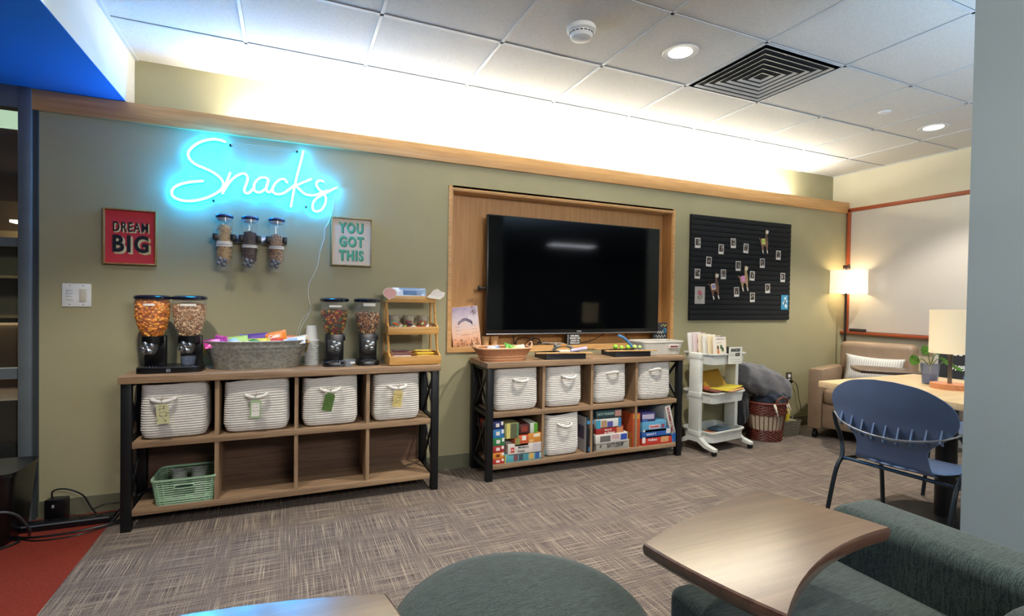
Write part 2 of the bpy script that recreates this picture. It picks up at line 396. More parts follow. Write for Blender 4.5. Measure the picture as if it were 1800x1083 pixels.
for k, s_ in enumerate(STROKES):
    P = catmull(NP(s_), 5)
    fr = [p+Vector((0, -.0045, 0)) for p in P]; bk = [p+Vector((0, .005, 0)) for p in P]
    f_ = MB().tube(bk, .0088, 8)
    for e_ in (bk[0], bk[-1]): f_.ball(e_, .0088, 8)
    fo = f_.build('flex_tube', body, sg)
    c_ = MB().tube(fr, .0076, 8)
    for e_ in (fr[0], fr[-1]): c_.ball(e_, .0076, 8)
    c_.build('light_core', core, fo)
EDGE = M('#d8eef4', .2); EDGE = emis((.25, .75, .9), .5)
q = MB()
for s_ in STROKES:
    P = catmull(NP(s_), 5); L_ = []; R_ = []
    for i, p in enumerate(P):
        tt = (P[min(i+1, len(P)-1)]-P[max(i-1, 0)]).normalized(); nn = Vector((-tt.z, 0, tt.x))*.0145
        y_ = Vector((0, .018, 0)); L_.append(p+nn+y_); R_.append(p-nn+y_)
    tt = (P[-1]-P[-2]).normalized(); cap = [P[-1]+Vector((0, .018, 0))+Matrix.Rotation(a, 4, 'Y') @ (Vector((-tt.z, 0, tt.x))*.0145) for a in (PI/4, PI/2, 3*PI/4)]
    if (cap[1]-P[-1]).dot(tt) < 0: cap = [2*(P[-1]+Vector((0, .018, 0)))-c for c in cap][::-1]
    tt = (P[1]-P[0]).normalized(); cap2 = [P[0]+Vector((0, .018, 0))-tt*.0145]
    q.tube(L_+cap+R_[::-1]+cap2, .0008, 4, closed=True)
for ln in ([(640,155),(1000,192),(1330,228)], [(690,187),(795,195),(795,440)], [(820,440),(820,200),(1265,242)], [(258,310),(262,520)], [(285,500),(290,350)], [(350,712),(900,745),(1400,785)], [(915,640),(915,740)], [(1310,480),(1430,490),(1540,520),(1665,578)]):
    q.tube([p+Vector((0, .018, 0)) for p in NP(ln)], .0009, 4)
q.build('acrylic_edge', EDGE, sg)
for s_ in ((658,180), (1283,240), (500,698), (1368,757)):
    p = NP([s_])[0]; MB().cyl((p.x, -.020, p.z), (p.x, -.001, p.z), .006, seg=12).build('standoff_screw', M('#3a3f44', .3, 1), sg)
# its thin white cord
cp = [U(x, y, y=-.004) for x, y in ((590,338),(588,350),(583,375),(577,392),(571,402),(570,418),(563,440),(561,452),(557,470),(549,488),(543,500),(542,520),(546,540),(541,556),(532,570),(527,586),(526,600))]
o = MB().tube(catmull(cp, 4), .0016, 6).build('sign_cord', M('#dfe6e2', .4)); tag(o, 'thin clear white cord hanging from the neon sign down the wall', 'cord')
o = MB().tube(catmull([U(x, y, y=-.006) for x, y in ((549,543),(541,552),(531,562),(524,580),(521,590))], 4), .0012, 6).build('sign_cord', M('#dfe6e2', .4)); tag(o, 'short loose end of white cord behind the metal tub', 'cord')

# ------------------------------------------------------------ framed prints
def framed(label, p0, p1, frame, depth=.028):
    x0, z1 = p0; x1, z0 = p1
    t = thing('framed_print', label, 'framed print', ((x0+x1)/2, 0, (z0+z1)/2)); w, h = (x1-x0)/2, (z1-z0)/2; k = .008
    f = MB(); f.box(-w, -w+k, -depth, 0, -h, h, bev=.001); f.box(w-k, w, -depth, 0, -h, h, bev=.001); f.box(-w+k, w-k, -depth, 0, h-k, h, bev=.001); f.box(-w+k, w-k, -depth, 0, -h, -h+k, bev=.001)
    f.build('frame', frame, t); return t, w, h
pr, w, h = framed('red print reading DREAM BIG in a thin wooden frame', (-.927, 1.655), (-.684, 1.352), wood('#8a6a3c', '#b08d58', 2, .4, name='oak_frame'))
MB().box(-w+.008, w-.008, -.010, -.002, -h+.008, h-.008).build('print_sheet', M('#cf3440', .55, 0, .08, 4), pr)
BLK = M('#10131f', .5); CRM = M('#e0cfa0', .6); TEAL = M('#3fae90', .5); TEALD = M('#1e7563', .5)
def shadowed(pr, s, size, x, z, sx, a, b_, off=.004):
    text('lettering_shadow', s, size, b_, pr, (x+off, -.0106, z-off), bold=size*(.04 if len(s) < 5 else .018), sx=sx, space=1.2)
    text('lettering_shadow', s, size, b_, pr, (x+off*2, -.0104, z-off*2), bold=size*(.04 if len(s) < 5 else .018), sx=sx, space=1.2)
    text('lettering', s, size, a, pr, (x, -.0116, z), bold=size*(.035 if len(s) < 5 else .018), sx=sx, depth=.0008, space=1.2)
shadowed(pr, 'DREAM', .074, 0, .052, .60, BLK, CRM, .003); shadowed(pr, 'BIG', .125, 0, -.042, .78, BLK, CRM, .005)
pr, w, h = framed('white print reading YOU GOT THIS in green letters', (.235, 1.70), (.487, 1.392), wood('#8a7448', '#b09a68', 2, .4, name='pale_frame'))
MB().box(-w+.008, w-.008, -.010, -.002, -h+.008, h-.008).build('print_sheet', M('#d9cfc4', .55, 0, .03), pr)
for s_, z in (('YOU', .088), ('GOT', 0), ('THIS', -.088)): shadowed(pr, s_, .088, -.004, z, .72, TEAL, TEALD, .0022)

# switch plate
sw = thing('light_switch', 'white double switch plate below the red print', 'light switch', (-1.043, 0, 1.18))
MB().box(-.062, .062, -.006, 0, -.062, .062, bev=.003).build('cover_plate', WHITEP, sw)
for k in range(4): MB().box(-.044, -.014, -.0085, -.005, .022-k*.016, .035-k*.016, bev=.001).build('button', M('#d6d8d6', .4), sw)
MB().box(.012, .044, -.010, -.005, -.034, .034, bev=.002).build('rocker', M('#cfc9b4', .4), sw)
for x in (-.029, .028):
    for z in (.05, -.05): MB().cyl((x, -.007, z), (x, -.005, z), .0025, seg=8).build('screw', CHROME, sw)

# ------------------------------------------------------------ cereal pieces
def heap(name, label, cat, c, prof, n, size, cols, kind, seed, z_lo=None):
    """a filling: an inner body with separate small pieces over its surface"""
    rnd = random.Random(seed); q = MB(); q.lathe([(r*.90, z) for r, z in prof], 24, (0, 0, 0), 0)
    tot = []; 
    for i in range(len(prof)-1):
        r0, z0 = prof[i]; r1, z1 = prof[i+1]; tot.append((r0+r1)*math.hypot(r1-r0, z1-z0))
    for k in range(n):
        x = rnd.random()*sum(tot); i = 0
        while x > tot[i] and i < len(tot)-1: x -= tot[i]; i += 1
        f = rnd.random(); r = prof[i][0]*(1-f)+prof[i+1][0]*f; z = prof[i][1]*(1-f)+prof[i+1][1]*f; a = rnd.random()*2*PI
        r *= .95
        s0 = q.n(); sz = size*(.75+.5*rnd.random()); mi = 1+rnd.randrange(len(cols))
        if kind == 'ring':
            q.tube([(sz*math.cos(u), sz*math.sin(u), 0) for u in [2*PI*j/7 for j in range(7)]], sz*.42, 4, mi, closed=True)
        elif kind == 'chip':
            q.add([(-sz, -sz*.7, 0), (sz, -sz*.6, sz*.3), (sz*.8, sz*.7, 0), (-sz*.7, sz*.8, sz*.4), (0, 0, -sz*.5)], [(0, 1, 4), (1, 2, 4), (2, 3, 4), (3, 0, 4), (0, 3, 2, 1)], mi)
        elif kind == 'arc':
            q.tube([(sz*1.3*math.cos(u), sz*1.3*math.sin(u), 0) for u in [PI*j/4 for j in range(5)]], [sz*.3, sz*.5, sz*.55, sz*.5, sz*.3], 5, mi)
        else:
            q.ball((0, 0, 0), sz, 6, mi, (1, .8, .7))
        mt = Matrix.Translation((r*math.cos(a), r*math.sin(a), z)) @ Matrix.Rotation(rnd.random()*6, 4, 'Z') @ Matrix.Rotation(rnd.random()*6, 4, 'X') @ Matrix.Rotation(rnd.random()*6, 4, 'Y')
        q.move(s0, mt)
    o = q.build(name, [M(cols[0], .6)]+[M(c_, .55) for c_ in cols], loc=c); return tag(o, label, cat, kind='stuff')

# ------------------------------------------------------------ snack shelf units
def shelf_unit(label, x0, fill=None):
    t = thing('shelf_unit', label, 'shelf', (x0, 0, 0)); y0, y1 = -.352, -.022; Wd = 1.62
    MB().box(-.008, Wd+.008, y0-.012, y1+.008, .744, .779, bev=.0015).build('top_board', SHELF, t)
    MB().box(.046, Wd-.05, y0+.006, y1, .415, .447, bev=.0015).build('middle_shelf', SHELF, t)
    MB().box(.046, Wd-.05, y0+.006, y1, .074, .106, bev=.0015).build('bottom_shelf', SHELF, t)
    for x in (.405, .793, 1.182):
        MB().box(x, x+.020, y0+.012, y1-.01, .447, .744).build('divider', SHELFV, t); MB().box(x, x+.020, y0+.012, y1-.01, .106, .415).build('divider', SHELFV, t)
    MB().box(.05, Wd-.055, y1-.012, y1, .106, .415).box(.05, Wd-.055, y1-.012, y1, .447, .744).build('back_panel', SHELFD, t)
    for s0 in (0, 1):
        xa = 0 if s0 == 0 else Wd-.044
        for ya in (y0, y1-.04):
            MB().box(xa, xa+.044, ya, ya+.04, 0, .744, bev=.002).build('post', BLACKM, t)
        f = MB(); xm = xa+.022
        f.box(xa+.008, xa+.036, y0+.04, y1-.04, .42, .445); f.box(xa+.008, xa+.036, y0+.04, y1-.04, .076, .101); f.box(xa+.008, xa+.036, y0+.04, y1-.04, .72, .744)
        for za, zb in ((.10, .42), (.445, .72)):
            for ya, yb in ((y0+.045, y1-.045),):
                L1 = math.hypot(yb-ya, zb-za); an = math.atan2(zb-za, yb-ya)
                for sg_ in (1, -1):
                    f.cbox((xm+.004*sg_, (ya+yb)/2, (za+zb)/2), (.008, L1, .020), rot=Matrix.Rotation(an*sg_, 4, 'X'))
        f.build('end_brace', BLACKM, t)
    return t
S1, S2 = -.765, 1.178
shelf_unit('wooden shelf with black steel ends holding cereal dispensers, under the neon sign', S1)
shelf_unit('wooden shelf with black steel ends under the television, holding board games', S2)

ROPE = M('#d9d5cf', .85, 0, .05, 30, .3, 300)
def basket(label, x0, x1, z0, z1, group, hx=.5, hz=.74, flip=0, lean=0, dep=.28, yc=-.195, sag=0):
    t = thing('rope_basket', label, 'storage basket', ((x0+x1)/2, yc, z0), lean, group)
    w, h = (x1-x0)/2, z1-z0; rings = []; n = 22; SUB = 4
    for i in range(n*SUB+1):
        u = i/(n*SUB); z = .006+u*(h-.006); rid = abs(math.sin(PI*i/SUB))**.6*.0046 if i else 0
        k = min(1, .86+.14*min(1, u/.16)**.5); k2 = 1-.03*u
        rr = sell((w*k*k2)+rid-.0045, (dep/2*k*k2)+rid-.0045, z, 40, 7)
        if sag: rr = [(a, b, c-(sag*u*u*math.sin((a/w+1)*1.7+sag*20)*h)) for a, b, c in rr]
        rings.append(rr)
    inner = [[(a*.93, b*.93, c) for a, b, c in r] for r in (rings[-1], rings[n*SUB//2], rings[2])]
    base = [(a*.9, b*.9, .0) for a, b, c in rings[0]]
    MB().loft([base]+rings+inner).build('woven_body', ROPE, t, sharp=1.2)
    cx, cz = (hx-.5)*2*w, hz*h; yf = -dep/2*.985; s = .052
    if flip: pts = [(cx-s, yf+.01, cz-.004), (cx-s*.8, yf-.018, cz+.004), (cx-s*.3, yf-.034, cz+.014), (cx+s*.3, yf-.034, cz+.014), (cx+s*.8, yf-.018, cz+.004), (cx+s, yf+.01, cz-.004)]
    else: pts = [(cx-s, yf+.01, cz+.006), (cx-s*.9, yf-.018, cz+.002), (cx-s*.3, yf-.036, cz-.006), (cx+s*.3, yf-.036, cz-.006), (cx+s*.9, yf-.018, cz+.002), (cx+s, yf+.01, cz+.006)]
    P = catmull(pts, 5); MB().tube(P, [.009 if 2 < i < len(P)-3 else .007 for i in range(len(P))], 10).build('handle', M('#e2dfda', .8, 0, .04, 60, .3, 500), t)
    return t, cx, cz, yf
def scribble(q, rnd, x0, x1, z, y, r=.0007, mi=0):
    x = x0
    while x < x1:
        l = .008+rnd.random()*.01
        q.tube([(x+j*l/4, y, z+(rnd.random()-.5)*.007) for j in range(5)], r, 4, mi); x += l+.005
def tagcard(t, cx, cz, yf, col, ang, w=.027, h=.105, dots=None, inset=None, seed=1):
    rnd = random.Random(seed)
    k = Matrix.Translation((cx, yf-.047, cz-.012)) @ Matrix.Rotation(ang, 4, 'Y')
    poly = [(-w*.6, -.004), (-w, -.016), (-w, -h), (w, -h), (w, -.016), (w*.6, -.004)]
    q = MB().prism(poly, -.0006, .0006, 0, 'y')
    if dots:
        for j in range(16):
            a, b_ = (rnd.random()-.5)*1.8*w, -.012-rnd.random()*(h-.018); q.cyl((a, -.0012, b_), (a, .0, b_), .0022, seg=8, mi=1)
    if inset: q.box(-w*.72, w*.72, -.0016, -.0006, -h+.01, -.022, 2)
    for j in range(3): scribble(q, rnd, -w*.6, w*.55, -.028-j*.018, -.0022, .0007, 3)
    q.move(0, k); q.build('tag', [M(col, .7), M('#2b2620', .6), CARD, M('#4b4038', .7)], t)
    q = MB().tube(catmull([(cx-.022, yf-.040, cz+.012), (cx, yf-.044, cz+.005), (cx+.02, yf-.040, cz+.016)], 4), .0009, 5)
    q.tube(catmull([(cx-.012, yf-.042, cz-.004), (cx, yf-.046, cz+.008), (cx+.006, yf-.042, cz+.026)], 4), .0009, 5)
    q.tube([(cx, yf-.046, cz+.004), (cx, yf-.048, cz-.018)], .0009, 5)
    q.build('twine', M('#6b4a2c', .8), t)
B = basket('white rope basket with a spotted cream tag, first on the snack shelf', -.70, -.395, .447, .736, None, .36, .72, 0, .02, sag=.03); tagcard(*B, '#c9c79a', -.06, dots=1, seed=3)
B = basket('white rope basket with a white tag on green card, second on the snack shelf', -.325, .005, .447, .738, None, .5, .70, 0, -.02, sag=-.06); tagcard(*B, '#9fb58c', .03, inset=1, seed=4)
B = basket('white rope basket with a solid dark green tag, third on the snack shelf', .065, .375, .447, .736, None, .48, .74, 0, .015, sag=.04); tagcard(*B, '#4a6b2c', .22, seed=5)
B = basket('white rope basket with a yellow handwritten tag, under the bamboo stand', .455, .745, .447, .738, None, .5, .72, 0, 0, sag=.02); tagcard(*B, '#cdbb78', .12, dots=1, seed=6)
x2 = S2
basket('white rope basket at the left end of the games shelf, upper row', x2+.055, x2+.385, .447, .738, None, .55, .72, 0, .03, sag=.02)
basket('white rope basket second from left in the games shelf upper row', x2+.445, x2+.735, .447, .738, None, .58, .74, 0, -.02, sag=.03)
basket('white rope basket third from left in the upper row, upturned handle', x2+.835, x2+1.115, .447, .738, None, .5, .76, 1, .03, sag=.03)
basket('white rope basket at the right end of the games shelf upper row', x2+1.235, x2+1.53, .447, .738, None, .45, .78, 1, -.03, sag=.02)
basket('white rope basket standing alone among the games on the lower shelf', x2+.44, x2+.715, .106, .40, None, .52, .75, 0, .02, sag=.03)

# green plastic basket with two grey pots
GRN = M('#9dbf9f', .4)
t = thing('plastic_basket', 'pale green slatted plastic basket on the bottom shelf', 'basket', (-.495, -.22, .106))
q = MB()
for k in range(11):
    z = .012+k*.0115; u = k/11; q.loft([sell(.128+.018*u+dx, .115+.012*u+dx, z+dz, 40, 9) for dx, dz in ((0, -.0035), (.003, 0), (0, .0035), (-.003, 0), (0, -.0035))], 0, False, False)
for k in range(40):
    a = sell(.129, .116, 0, 40, 9)[k]; b_ = sell(.147, .128, .125, 40, 9)[k]
    if k % 2: q.tube([a, b_], .0022, 4)
q.add(sell(.128, .115, .004, 40, 9), [tuple(range(40))]); q.loft([sell(.128, .115, 0, 40, 9), sell(.128, .115, .006, 40, 9)])
q.build('slatted_body', GRN, t)
MB().loft([sell(.148+dx, .129+dx, z, 40, 9) for dx, z in ((-.004, .128), (.004, .128), (.004, .136), (-.004, .136), (-.004, .128))], 0, False, False).build('rim', GRN, t)
MB().tube(sell(.045, .010, 0, 24, 3) and [(a, -.131, .095+b_) for a, b_, c in sell(.045, .010, 0, 24, 3)], .003, 6, closed=True).box(-.04, .04, -.128, -.126, .088, .102, 1).build('handle_slot', [GRN, M('#31493a', .6)], t)
for x, l in ((-.535, 'dark grey ridged cup on the left inside the green plastic basket'), (-.445, 'dark grey ridged cup on the right inside the green plastic basket')):
    q = MB().lathe([(.026, 0), (.037, .135), (.040, .137), (.040, .142), (.034, .142), (.024, .01)], 24, caps=False); q.lathe([(.001, .003), (.026, .003)], 24, caps=False); q.lathe([(.001, .120), (.034, .120)], 24, mi=1, caps=False)
    tag(q.build('ribbed_cup', [M('#8a9089', .5), M('#1c1917', .8)], loc=(x, -.24, .114)), l, 'cup')

# ------------------------------------------------------------ wall mounted tube dispensers
t = thing('wall_rack', 'silver rail with black clamps holding three tube dispensers', 'rack', (-.213, 0, 1.525))
MB().box(-.19, .19, -.016, 0, -.022, .022, bev=.003).build('rail_plate', M('#aab4c4', .3, .7), t)
for x in (-.135, -.004, .137):
    for s_ in (-.045, .045): MB().box(x+s_-.012, x+s_+.012, -.10, -.014, -.018, .018, bev=.003).build('clamp', M('#20242c', .4), t)
def knob(t, x, y, z, r, m):
    """four-lobed propeller knob"""
    q = MB().cyl((x, y, z), (x, y-.022, z), r*.28, seg=12).ball((x, y-.022, z), r*.30, 10)
    for k in range(4):
        a = .5+k*PI/2; q.ball((x+r*.6*math.cos(a), y-.024, z+r*.6*math.sin(a)), r*.42, 8, sc=(1, .45, 1))
        q.tube([(x, y-.022, z), (x+r*.6*math.cos(a), y-.024, z+r*.6*math.sin(a))], r*.2, 6)
    return q.build('turn_knob', m, t)
KN = M('#9aa3ab', .2, .9); KNW = M('#6c727c', .25, .4)
TUBES = ((-.348, 'granola', ['#c9a878', '#b08a58', '#e0c79c', '#8d6a42'], 'tube dispenser of pale granola, left on the silver rail', 'pale granola filling the left tube dispenser', .095, .255),
         (-.217, 'dark_cereal', ['#4a3430', '#5c4440', '#2d1f1e', '#70554c'], 'tube dispenser of dark chocolate cereal, middle of the silver rail', 'dark chocolate cereal in the middle tube dispenser', .09, .225),
         (-.076, 'cluster_cereal', ['#b08a68', '#d4b494', '#6e4a3a', '#8f6a50'], 'tube dispenser of brown clusters, right on the silver rail', 'brown and cream clusters in the right tube dispenser', .085, .215))
for x, nm, cols, lab, lab2, zl, zt in TUBES:
    t = thing('tube_dispenser', lab, 'food dispenser', (x, -.075, 1.335))
    MB().lathe([(.034, .0), (.038, .03), (.041, .06), (.041, .30)], 28, caps=False).build('clear_tube', CLEAR, t)
    MB().lathe([(.043, .300), (.046, .304), (.046, .312), (.041, .318), (.001, .320)], 28).lathe([(.036, .286), (.038, .300)], 28, mi=1).build('lid', [M('#39456a', .2, .4), M('#9fb0c4', .2)], t)
    MB().lathe([(.0425, .135), (.0425, .152 if nm != 'granola' else .165)], 28, caps=False).build('paper_label', CARD, t)
    MB().tube([(.0305*0+.0436*math.cos(a), .0436*math.sin(a), .146) for a in [-PI*.75+j*PI*.06 for j in range(9)]], .0012, 4).build('print_line', M('#5a5f66', .6), t)
    knob(t, -.006, -.030, .045, .030, KNW)
    heap(nm, lab2, 'cereal', (x, -.075, 1.335), [(.022, .045), (.034, .07), (.037, .10), (.037, zt-.02), (.030, zt), (.005, zt+.008)], 520, .0042, cols, 'chip', len(nm))

# ------------------------------------------------------------ counter top dispensers
def bowlprof(s=1): return [(.030, 0), (.042, .012), (.060, .045), (.074, .095), (.079, .14), (.079, .205)]
def hopper(t, x, lidcol='#0e1524'):
    MB().lathe([(r, z+.185) for r, z in bowlprof()], 36, (x, 0, 0), caps=False).build('clear_hopper', CLEAR, t)
    MB().lathe([(.074, .382), (.085, .388), (.085, .400), (.076, .407), (.045, .409), (.040, .405), (.001, .404)], 40, (x, 0, 0)).build('lid', M('#141a2c', .18, 0, .03, coat=1), t)
def body_col(t, x, left):
    q = MB(); q.lathe([(.050, .150), (.052, .152), (.052, .190), (.050, .192)], 30, (x, 0, 0)); q.box(x-.05, x+.05, -.005, .05, .15, .192, bev=.004)
    q.box(x-.042, x+.055, .02, .07, .03, .19, bev=.006); q.build('support_column', BLACKP, t)
    MB().lathe([(.022, .095), (.036, .115), (.040, .15)], 24, (x-.006, -.030, 0), caps=False).build('chute', CLEAR, t)
    knob(t, x-.006, -.060, .135, .034, KN)
def holes(t, x):
    q = MB()
    for k in range(5): q.cyl((x-.028+k*.014, -.062, .0315), (x-.028+k*.014, -.062, .034), .0035, seg=8)
    q.build('drip_dimple', M('#c4ccd4', .2, .6), t)
# double unit
t = thing('cereal_dispenser', 'double black cereal dispenser at the left end of the snack shelf', 'food dispenser', (-.580, -.185, .779))
k = MB(); k.loft([sell(.150, .088, 0, 40, 5), sell(.150, .088, .028, 40, 5), sell(.145, .083, .033, 40, 5)]); k.build('base_tray', BLACKP, t)
for x in (-.088, .080): hopper(t, x); body_col(t, x, 1); holes(t, x)
q = MB()
for a, b_ in (((-.008, .008), (-.008, .022)), ((-.008, .022), (.008, .022)), ((.008, .022), (.008, .008)), ((.008, .008), (-.008, .008)), ((-.005, .010), (-.005, .019)), ((-.005, .019), (0, .013)), ((0, .013), (.005, .019)), ((.005, .019), (.005, .010))):
    q.tube([(a[0], -.0885, a[1]), (b_[0], -.0885, b_[1])], .0007, 4)
q.build('emblem', M('#aeb8c4', .4), t)
for x, w_ in ((-.098, .028), (.073, .040)):
    q = MB().lathe([(.0795, .350), (.0795, .362)], 40, (0, 0, 0)); 
    q = MB(); arc = [(-PI/2-.9*w_/.04*.5+j*.9*w_/.04/8) for j in range(9)]
    q.add([(x+.01+.0805*math.cos(a), .0805*math.sin(a), z) for z in (.352, .364) for a in arc], [(j, j+1, 10+j, 9+j) for j in range(8)]); q.build('paper_label', CARD, t)
def fill(x, nm, lab, n, size, cols, kind, seed, top, hidden=0):
    P = [(r*.95, z+.185) for r, z in bowlprof()]; P = [p for p in P if p[1] <= top]+[(.074, top), (.05, top+.006), (.004, top+.008)]
    P = [(.012, .150), (.02, .17)]+P
    return heap(nm, lab, 'cereal', (x, -.185, .779), P, n, size, cols, kind, seed)
fill(-.668, 'cheese_crackers', 'orange fish-shaped crackers filling the leftmost hopper', 620, .0105, ['#e0852a', '#f09c3c', '#c8701e', '#f8b050'], 'ball', 5, .375)
fill(-.500, 'oat_rings', 'beige oat rings filling the second hopper from the left', 1100, .0060, ['#dcb48a', '#ecd0ac', '#c89a6e', '#a87850'], 'ring', 6, .355)
t = tag(MB().lathe([(.020, .0), (.030, .004), (.036, .03), (.037, .05), (.034, .05), (.028, .008)], 24, caps=False).build('glass_bowl', clear('#e8f2ff', .06), loc=(-.497, -.235, .812)), 'small clear glass bowl under the second hopper from the left', 'bowl')
for x, lab in ((.247, 'single black dispenser of gummy candy beside the paper cups'), (.442, 'single black dispenser of trail mix beside the bamboo stand')):
    t = thing('cereal_dispenser', lab, 'food dispenser', (x, -.175, .779))
    k = MB(); k.loft([sell(.068, .085, 0, 32, 4), sell(.068, .085, .026, 32, 4), sell(.064, .081, .031, 32, 4)]); k.build('base_tray', BLACKP, t)
    hopper(t, 0); holes(t, 0)
    q = MB(); q.box(-.052, .052, -.035, .055, .025, .192, bev=.006); q.box(.045, .062, -.03, .0, .15, .192, bev=.003); q.build('support_column', BLACKP, t)
    MB().lathe([(.022, .070), (.040, .09), (.042, .16)], 24, (0, -.032, 0), caps=False).build('chute', CLEAR, t)
    knob(t, 0, -.072, .125, .034, KN)
    q = MB(); arc = [(-PI/2-.45+j*.9/8) for j in range(9)]; q.add([(.0805*math.cos(a), .0805*math.sin(a), z) for z in (.352 if x < .3 else .36, .364 if x < .3 else .378) for a in arc], [(j, j+1, 10+j, 9+j) for j in range(8)]); q.build('paper_label', CARD, t)
def fill2(x, nm, lab, n, size, cols, kind, seed, top, cat):
    P = [(r*.95, z+.185) for r, z in bowlprof()]; P = [p for p in P if p[1] <= top]+[(.073, top), (.05, top+.006), (.004, top+.008)]
    o = heap(nm, lab, cat, (x, -.175, .779), [(.012, .150), (.02, .17)]+P, n, size, cols, kind, seed)
fill2(.247, 'gummy_candy', 'red, green and orange gummy candy inside a single dispenser', 420, .0095, ['#7a1f1c', '#3e5a22', '#b5651d', '#9c2a22', '#1f4a2c', '#c79a3a'], 'ball', 7, .325, 'candy')
fill2(.442, 'trail_mix', 'brown and cream trail mix inside a single dispenser', 620, .0068, ['#a8764a', '#e2c9a0', '#4a2a1e', '#8a4a2c', '#c08a5c', '#2c1c18'], 'ball', 8, .312, 'snack')

# galvanised tub with snack packets
GALV, nt, b = nodes('galvanised_steel'); v = texco(nt)
vo = nt.nodes.new('ShaderNodeTexVoronoi'); vo.inputs['Scale'].default_value = 90; nt.links.new(v, vo.inputs['Vector'])
sep = nt.nodes.new('ShaderNodeSeparateColor'); nt.links.new(vo.outputs['Color'], sep.inputs[0])
nt.links.new(ramp(nt, sep.outputs[0], [(.1, '#8c8e88'), (.9, '#acada6')]), b.inputs['Base Color'])
b.inputs['Metallic'].default_value = .65; b.inputs['Roughness'].default_value = .42
t = thing('metal_tub', 'oval galvanised metal tub heaped with snack packets', 'tub', (-.168, -.165, .779))
pf = [(.80, .0), (.80, .004)]+[(.80+.14*(z/.115)+.004*math.sin(z*900)*(z > .09), z) for z in [i*.0055 for i in range(1, 21)]]+[(.955, .118), (.965, .124), (.955, .130), (.985, .150), (1.0, .153), (1.0, .158), (.985, .160)]
q = MB(); rg = []
for r, z in pf:
    rg.append([(.268*r*math.copysign(abs(math.cos(a))**.8, math.cos(a))*(1+(.004*math.cos(a*40) if z < .11 and abs(math.cos(a)) > .75 else 0)), .105*r*math.copysign(abs(math.sin(a))**.8, math.sin(a)), z) for a in [2*PI*k/120 for k in range(120)]])
inn = [[(x*.97, y*.95, z) for x, y, z in rg[-1]], [(x*.97, y*.95, .01) for x, y, z in rg[0]]]
q.loft(rg+inn); q.build('tub_body', GALV, t)
for s_ in (-1, 1): MB().tube([(s_*(.262+.006*math.sin(a)), .022*math.cos(a), .118+.022*math.sin(a)-.012) for a in [2*PI*k/20 for k in range(20)]], .003, 8, closed=True).build('ring_handle', M('#b08a4a', .35, .8), t)
def packet(name, label, c, w, h, rot, cols, seed, tilt=.35, txt=None, cat='snack packet'):
    """pillow shaped foil packet, flat crimped ends"""
    rnd = random.Random(seed); nx, nz = 10, 7; vs = []; fs = []
    for side in (-1, 1):
        for j in range(nz+1):
            for i in range(nx+1):
                u, v_ = i/nx*2-1, j/nz*2-1
                th = max(0, (1-u*u))**.5*max(0, (1-abs(v_)**3))*.013*side+side*.0005
                vs.append((u*w/2, th+rnd.random()*.0012, v_*h/2))
    k = (nx+1)*(nz+1)
    for j in range(nz):
        for i in range(nx):
            a = j*(nx+1)+i; fs += [(a, a+1, a+nx+2, a+nx+1), (k+a, k+a+nx+1, k+a+nx+2, k+a+1)]
    q = MB().add(vs, fs, 0)
    for n_, f in enumerate(q.f):
        p = sum((q.v[i] for i in f), Vector())/4
        if len(cols) > 1 and (p.x*.8+p.z*1.5+.01*math.sin(p.x*90)) > .0: q.m[n_] = 1
        if len(cols) > 2 and abs(p.x) < w*.22 and abs(p.z) < h*.22: q.m[n_] = 2
    o = q.build(name, [M(c_, .28, .1, .05) for c_ in cols], loc=c); o.rotation_euler = (tilt, rot[1], rot[0]); tag(o, label, cat)
    if txt: text('lettering', txt, h*.42, M('#e8e8ee', .5), o, (0, -.0155, 0), bold=.0006)
    return o
zt_ = .779+.150
packet('snack_packet', 'pink and magenta foil packet at the left end of the metal tub', (-.375, -.20, zt_), .11, .07, (.2, -.15), ['#d0489a', '#a12a80', '#f08cb0'], 1, -.9)
packet('snack_packet', 'magenta foil packet behind the pink one in the tub', (-.33, -.155, zt_+.005), .12, .07, (-.1, .18), ['#8d2a86', '#c8509c'], 2, -.8)
packet('snack_packet', 'light blue and lime packet left of the purple ones in the tub', (-.265, -.19, zt_+.005), .10, .075, (.1, -.1), ['#9cc0d8', '#a8c86c'], 3, -.7)
packet('snack_packet', 'dark purple foil packet left of centre in the tub', (-.185, -.17, zt_+.010), .15, .085, (0, -.08), ['#3a2460', '#5a3a8c'], 4, -.6)
packet('snack_packet', 'green and yellow packet tucked at the front centre of the tub', (-.155, -.215, zt_), .11, .06, (.1, -.05), ['#3a8a3c', '#d8c83c'], 5, -.8)
packet('snack_packet', 'bright orange packet sticking up in the middle of the tub', (-.080, -.175, zt_+.022), .13, .075, (-.1, -.22), ['#e06a1c', '#e8842c'], 6, -.5, 'Cutz')
packet('snack_packet', 'red and yellow packet lying under the bright orange one', (-.10, -.215, zt_-.002), .13, .05, (0, -.05), ['#e0c040', '#c8382c'], 7, -.9)
packet('snack_packet', 'salmon orange packet towards the right end of the tub', (.0, -.16, zt_+.004), .12, .075, (.1, .12), ['#e89a6c', '#d87848'], 8, -.7)
packet('snack_packet', 'white packet with a dark stripe lying across the right of the tub', (.015, -.205, zt_+.002), .14, .06, (-.1, -.15), ['#d8dce4', '#e8e8e8', '#9aa8c8'], 9, -.8)
packet('snack_packet', 'orange and white packet corner at the right tip of the tub', (.060, -.17, zt_+.006), .09, .06, (.2, -.2), ['#e8a048', '#e8d0b0'], 10, -.7)

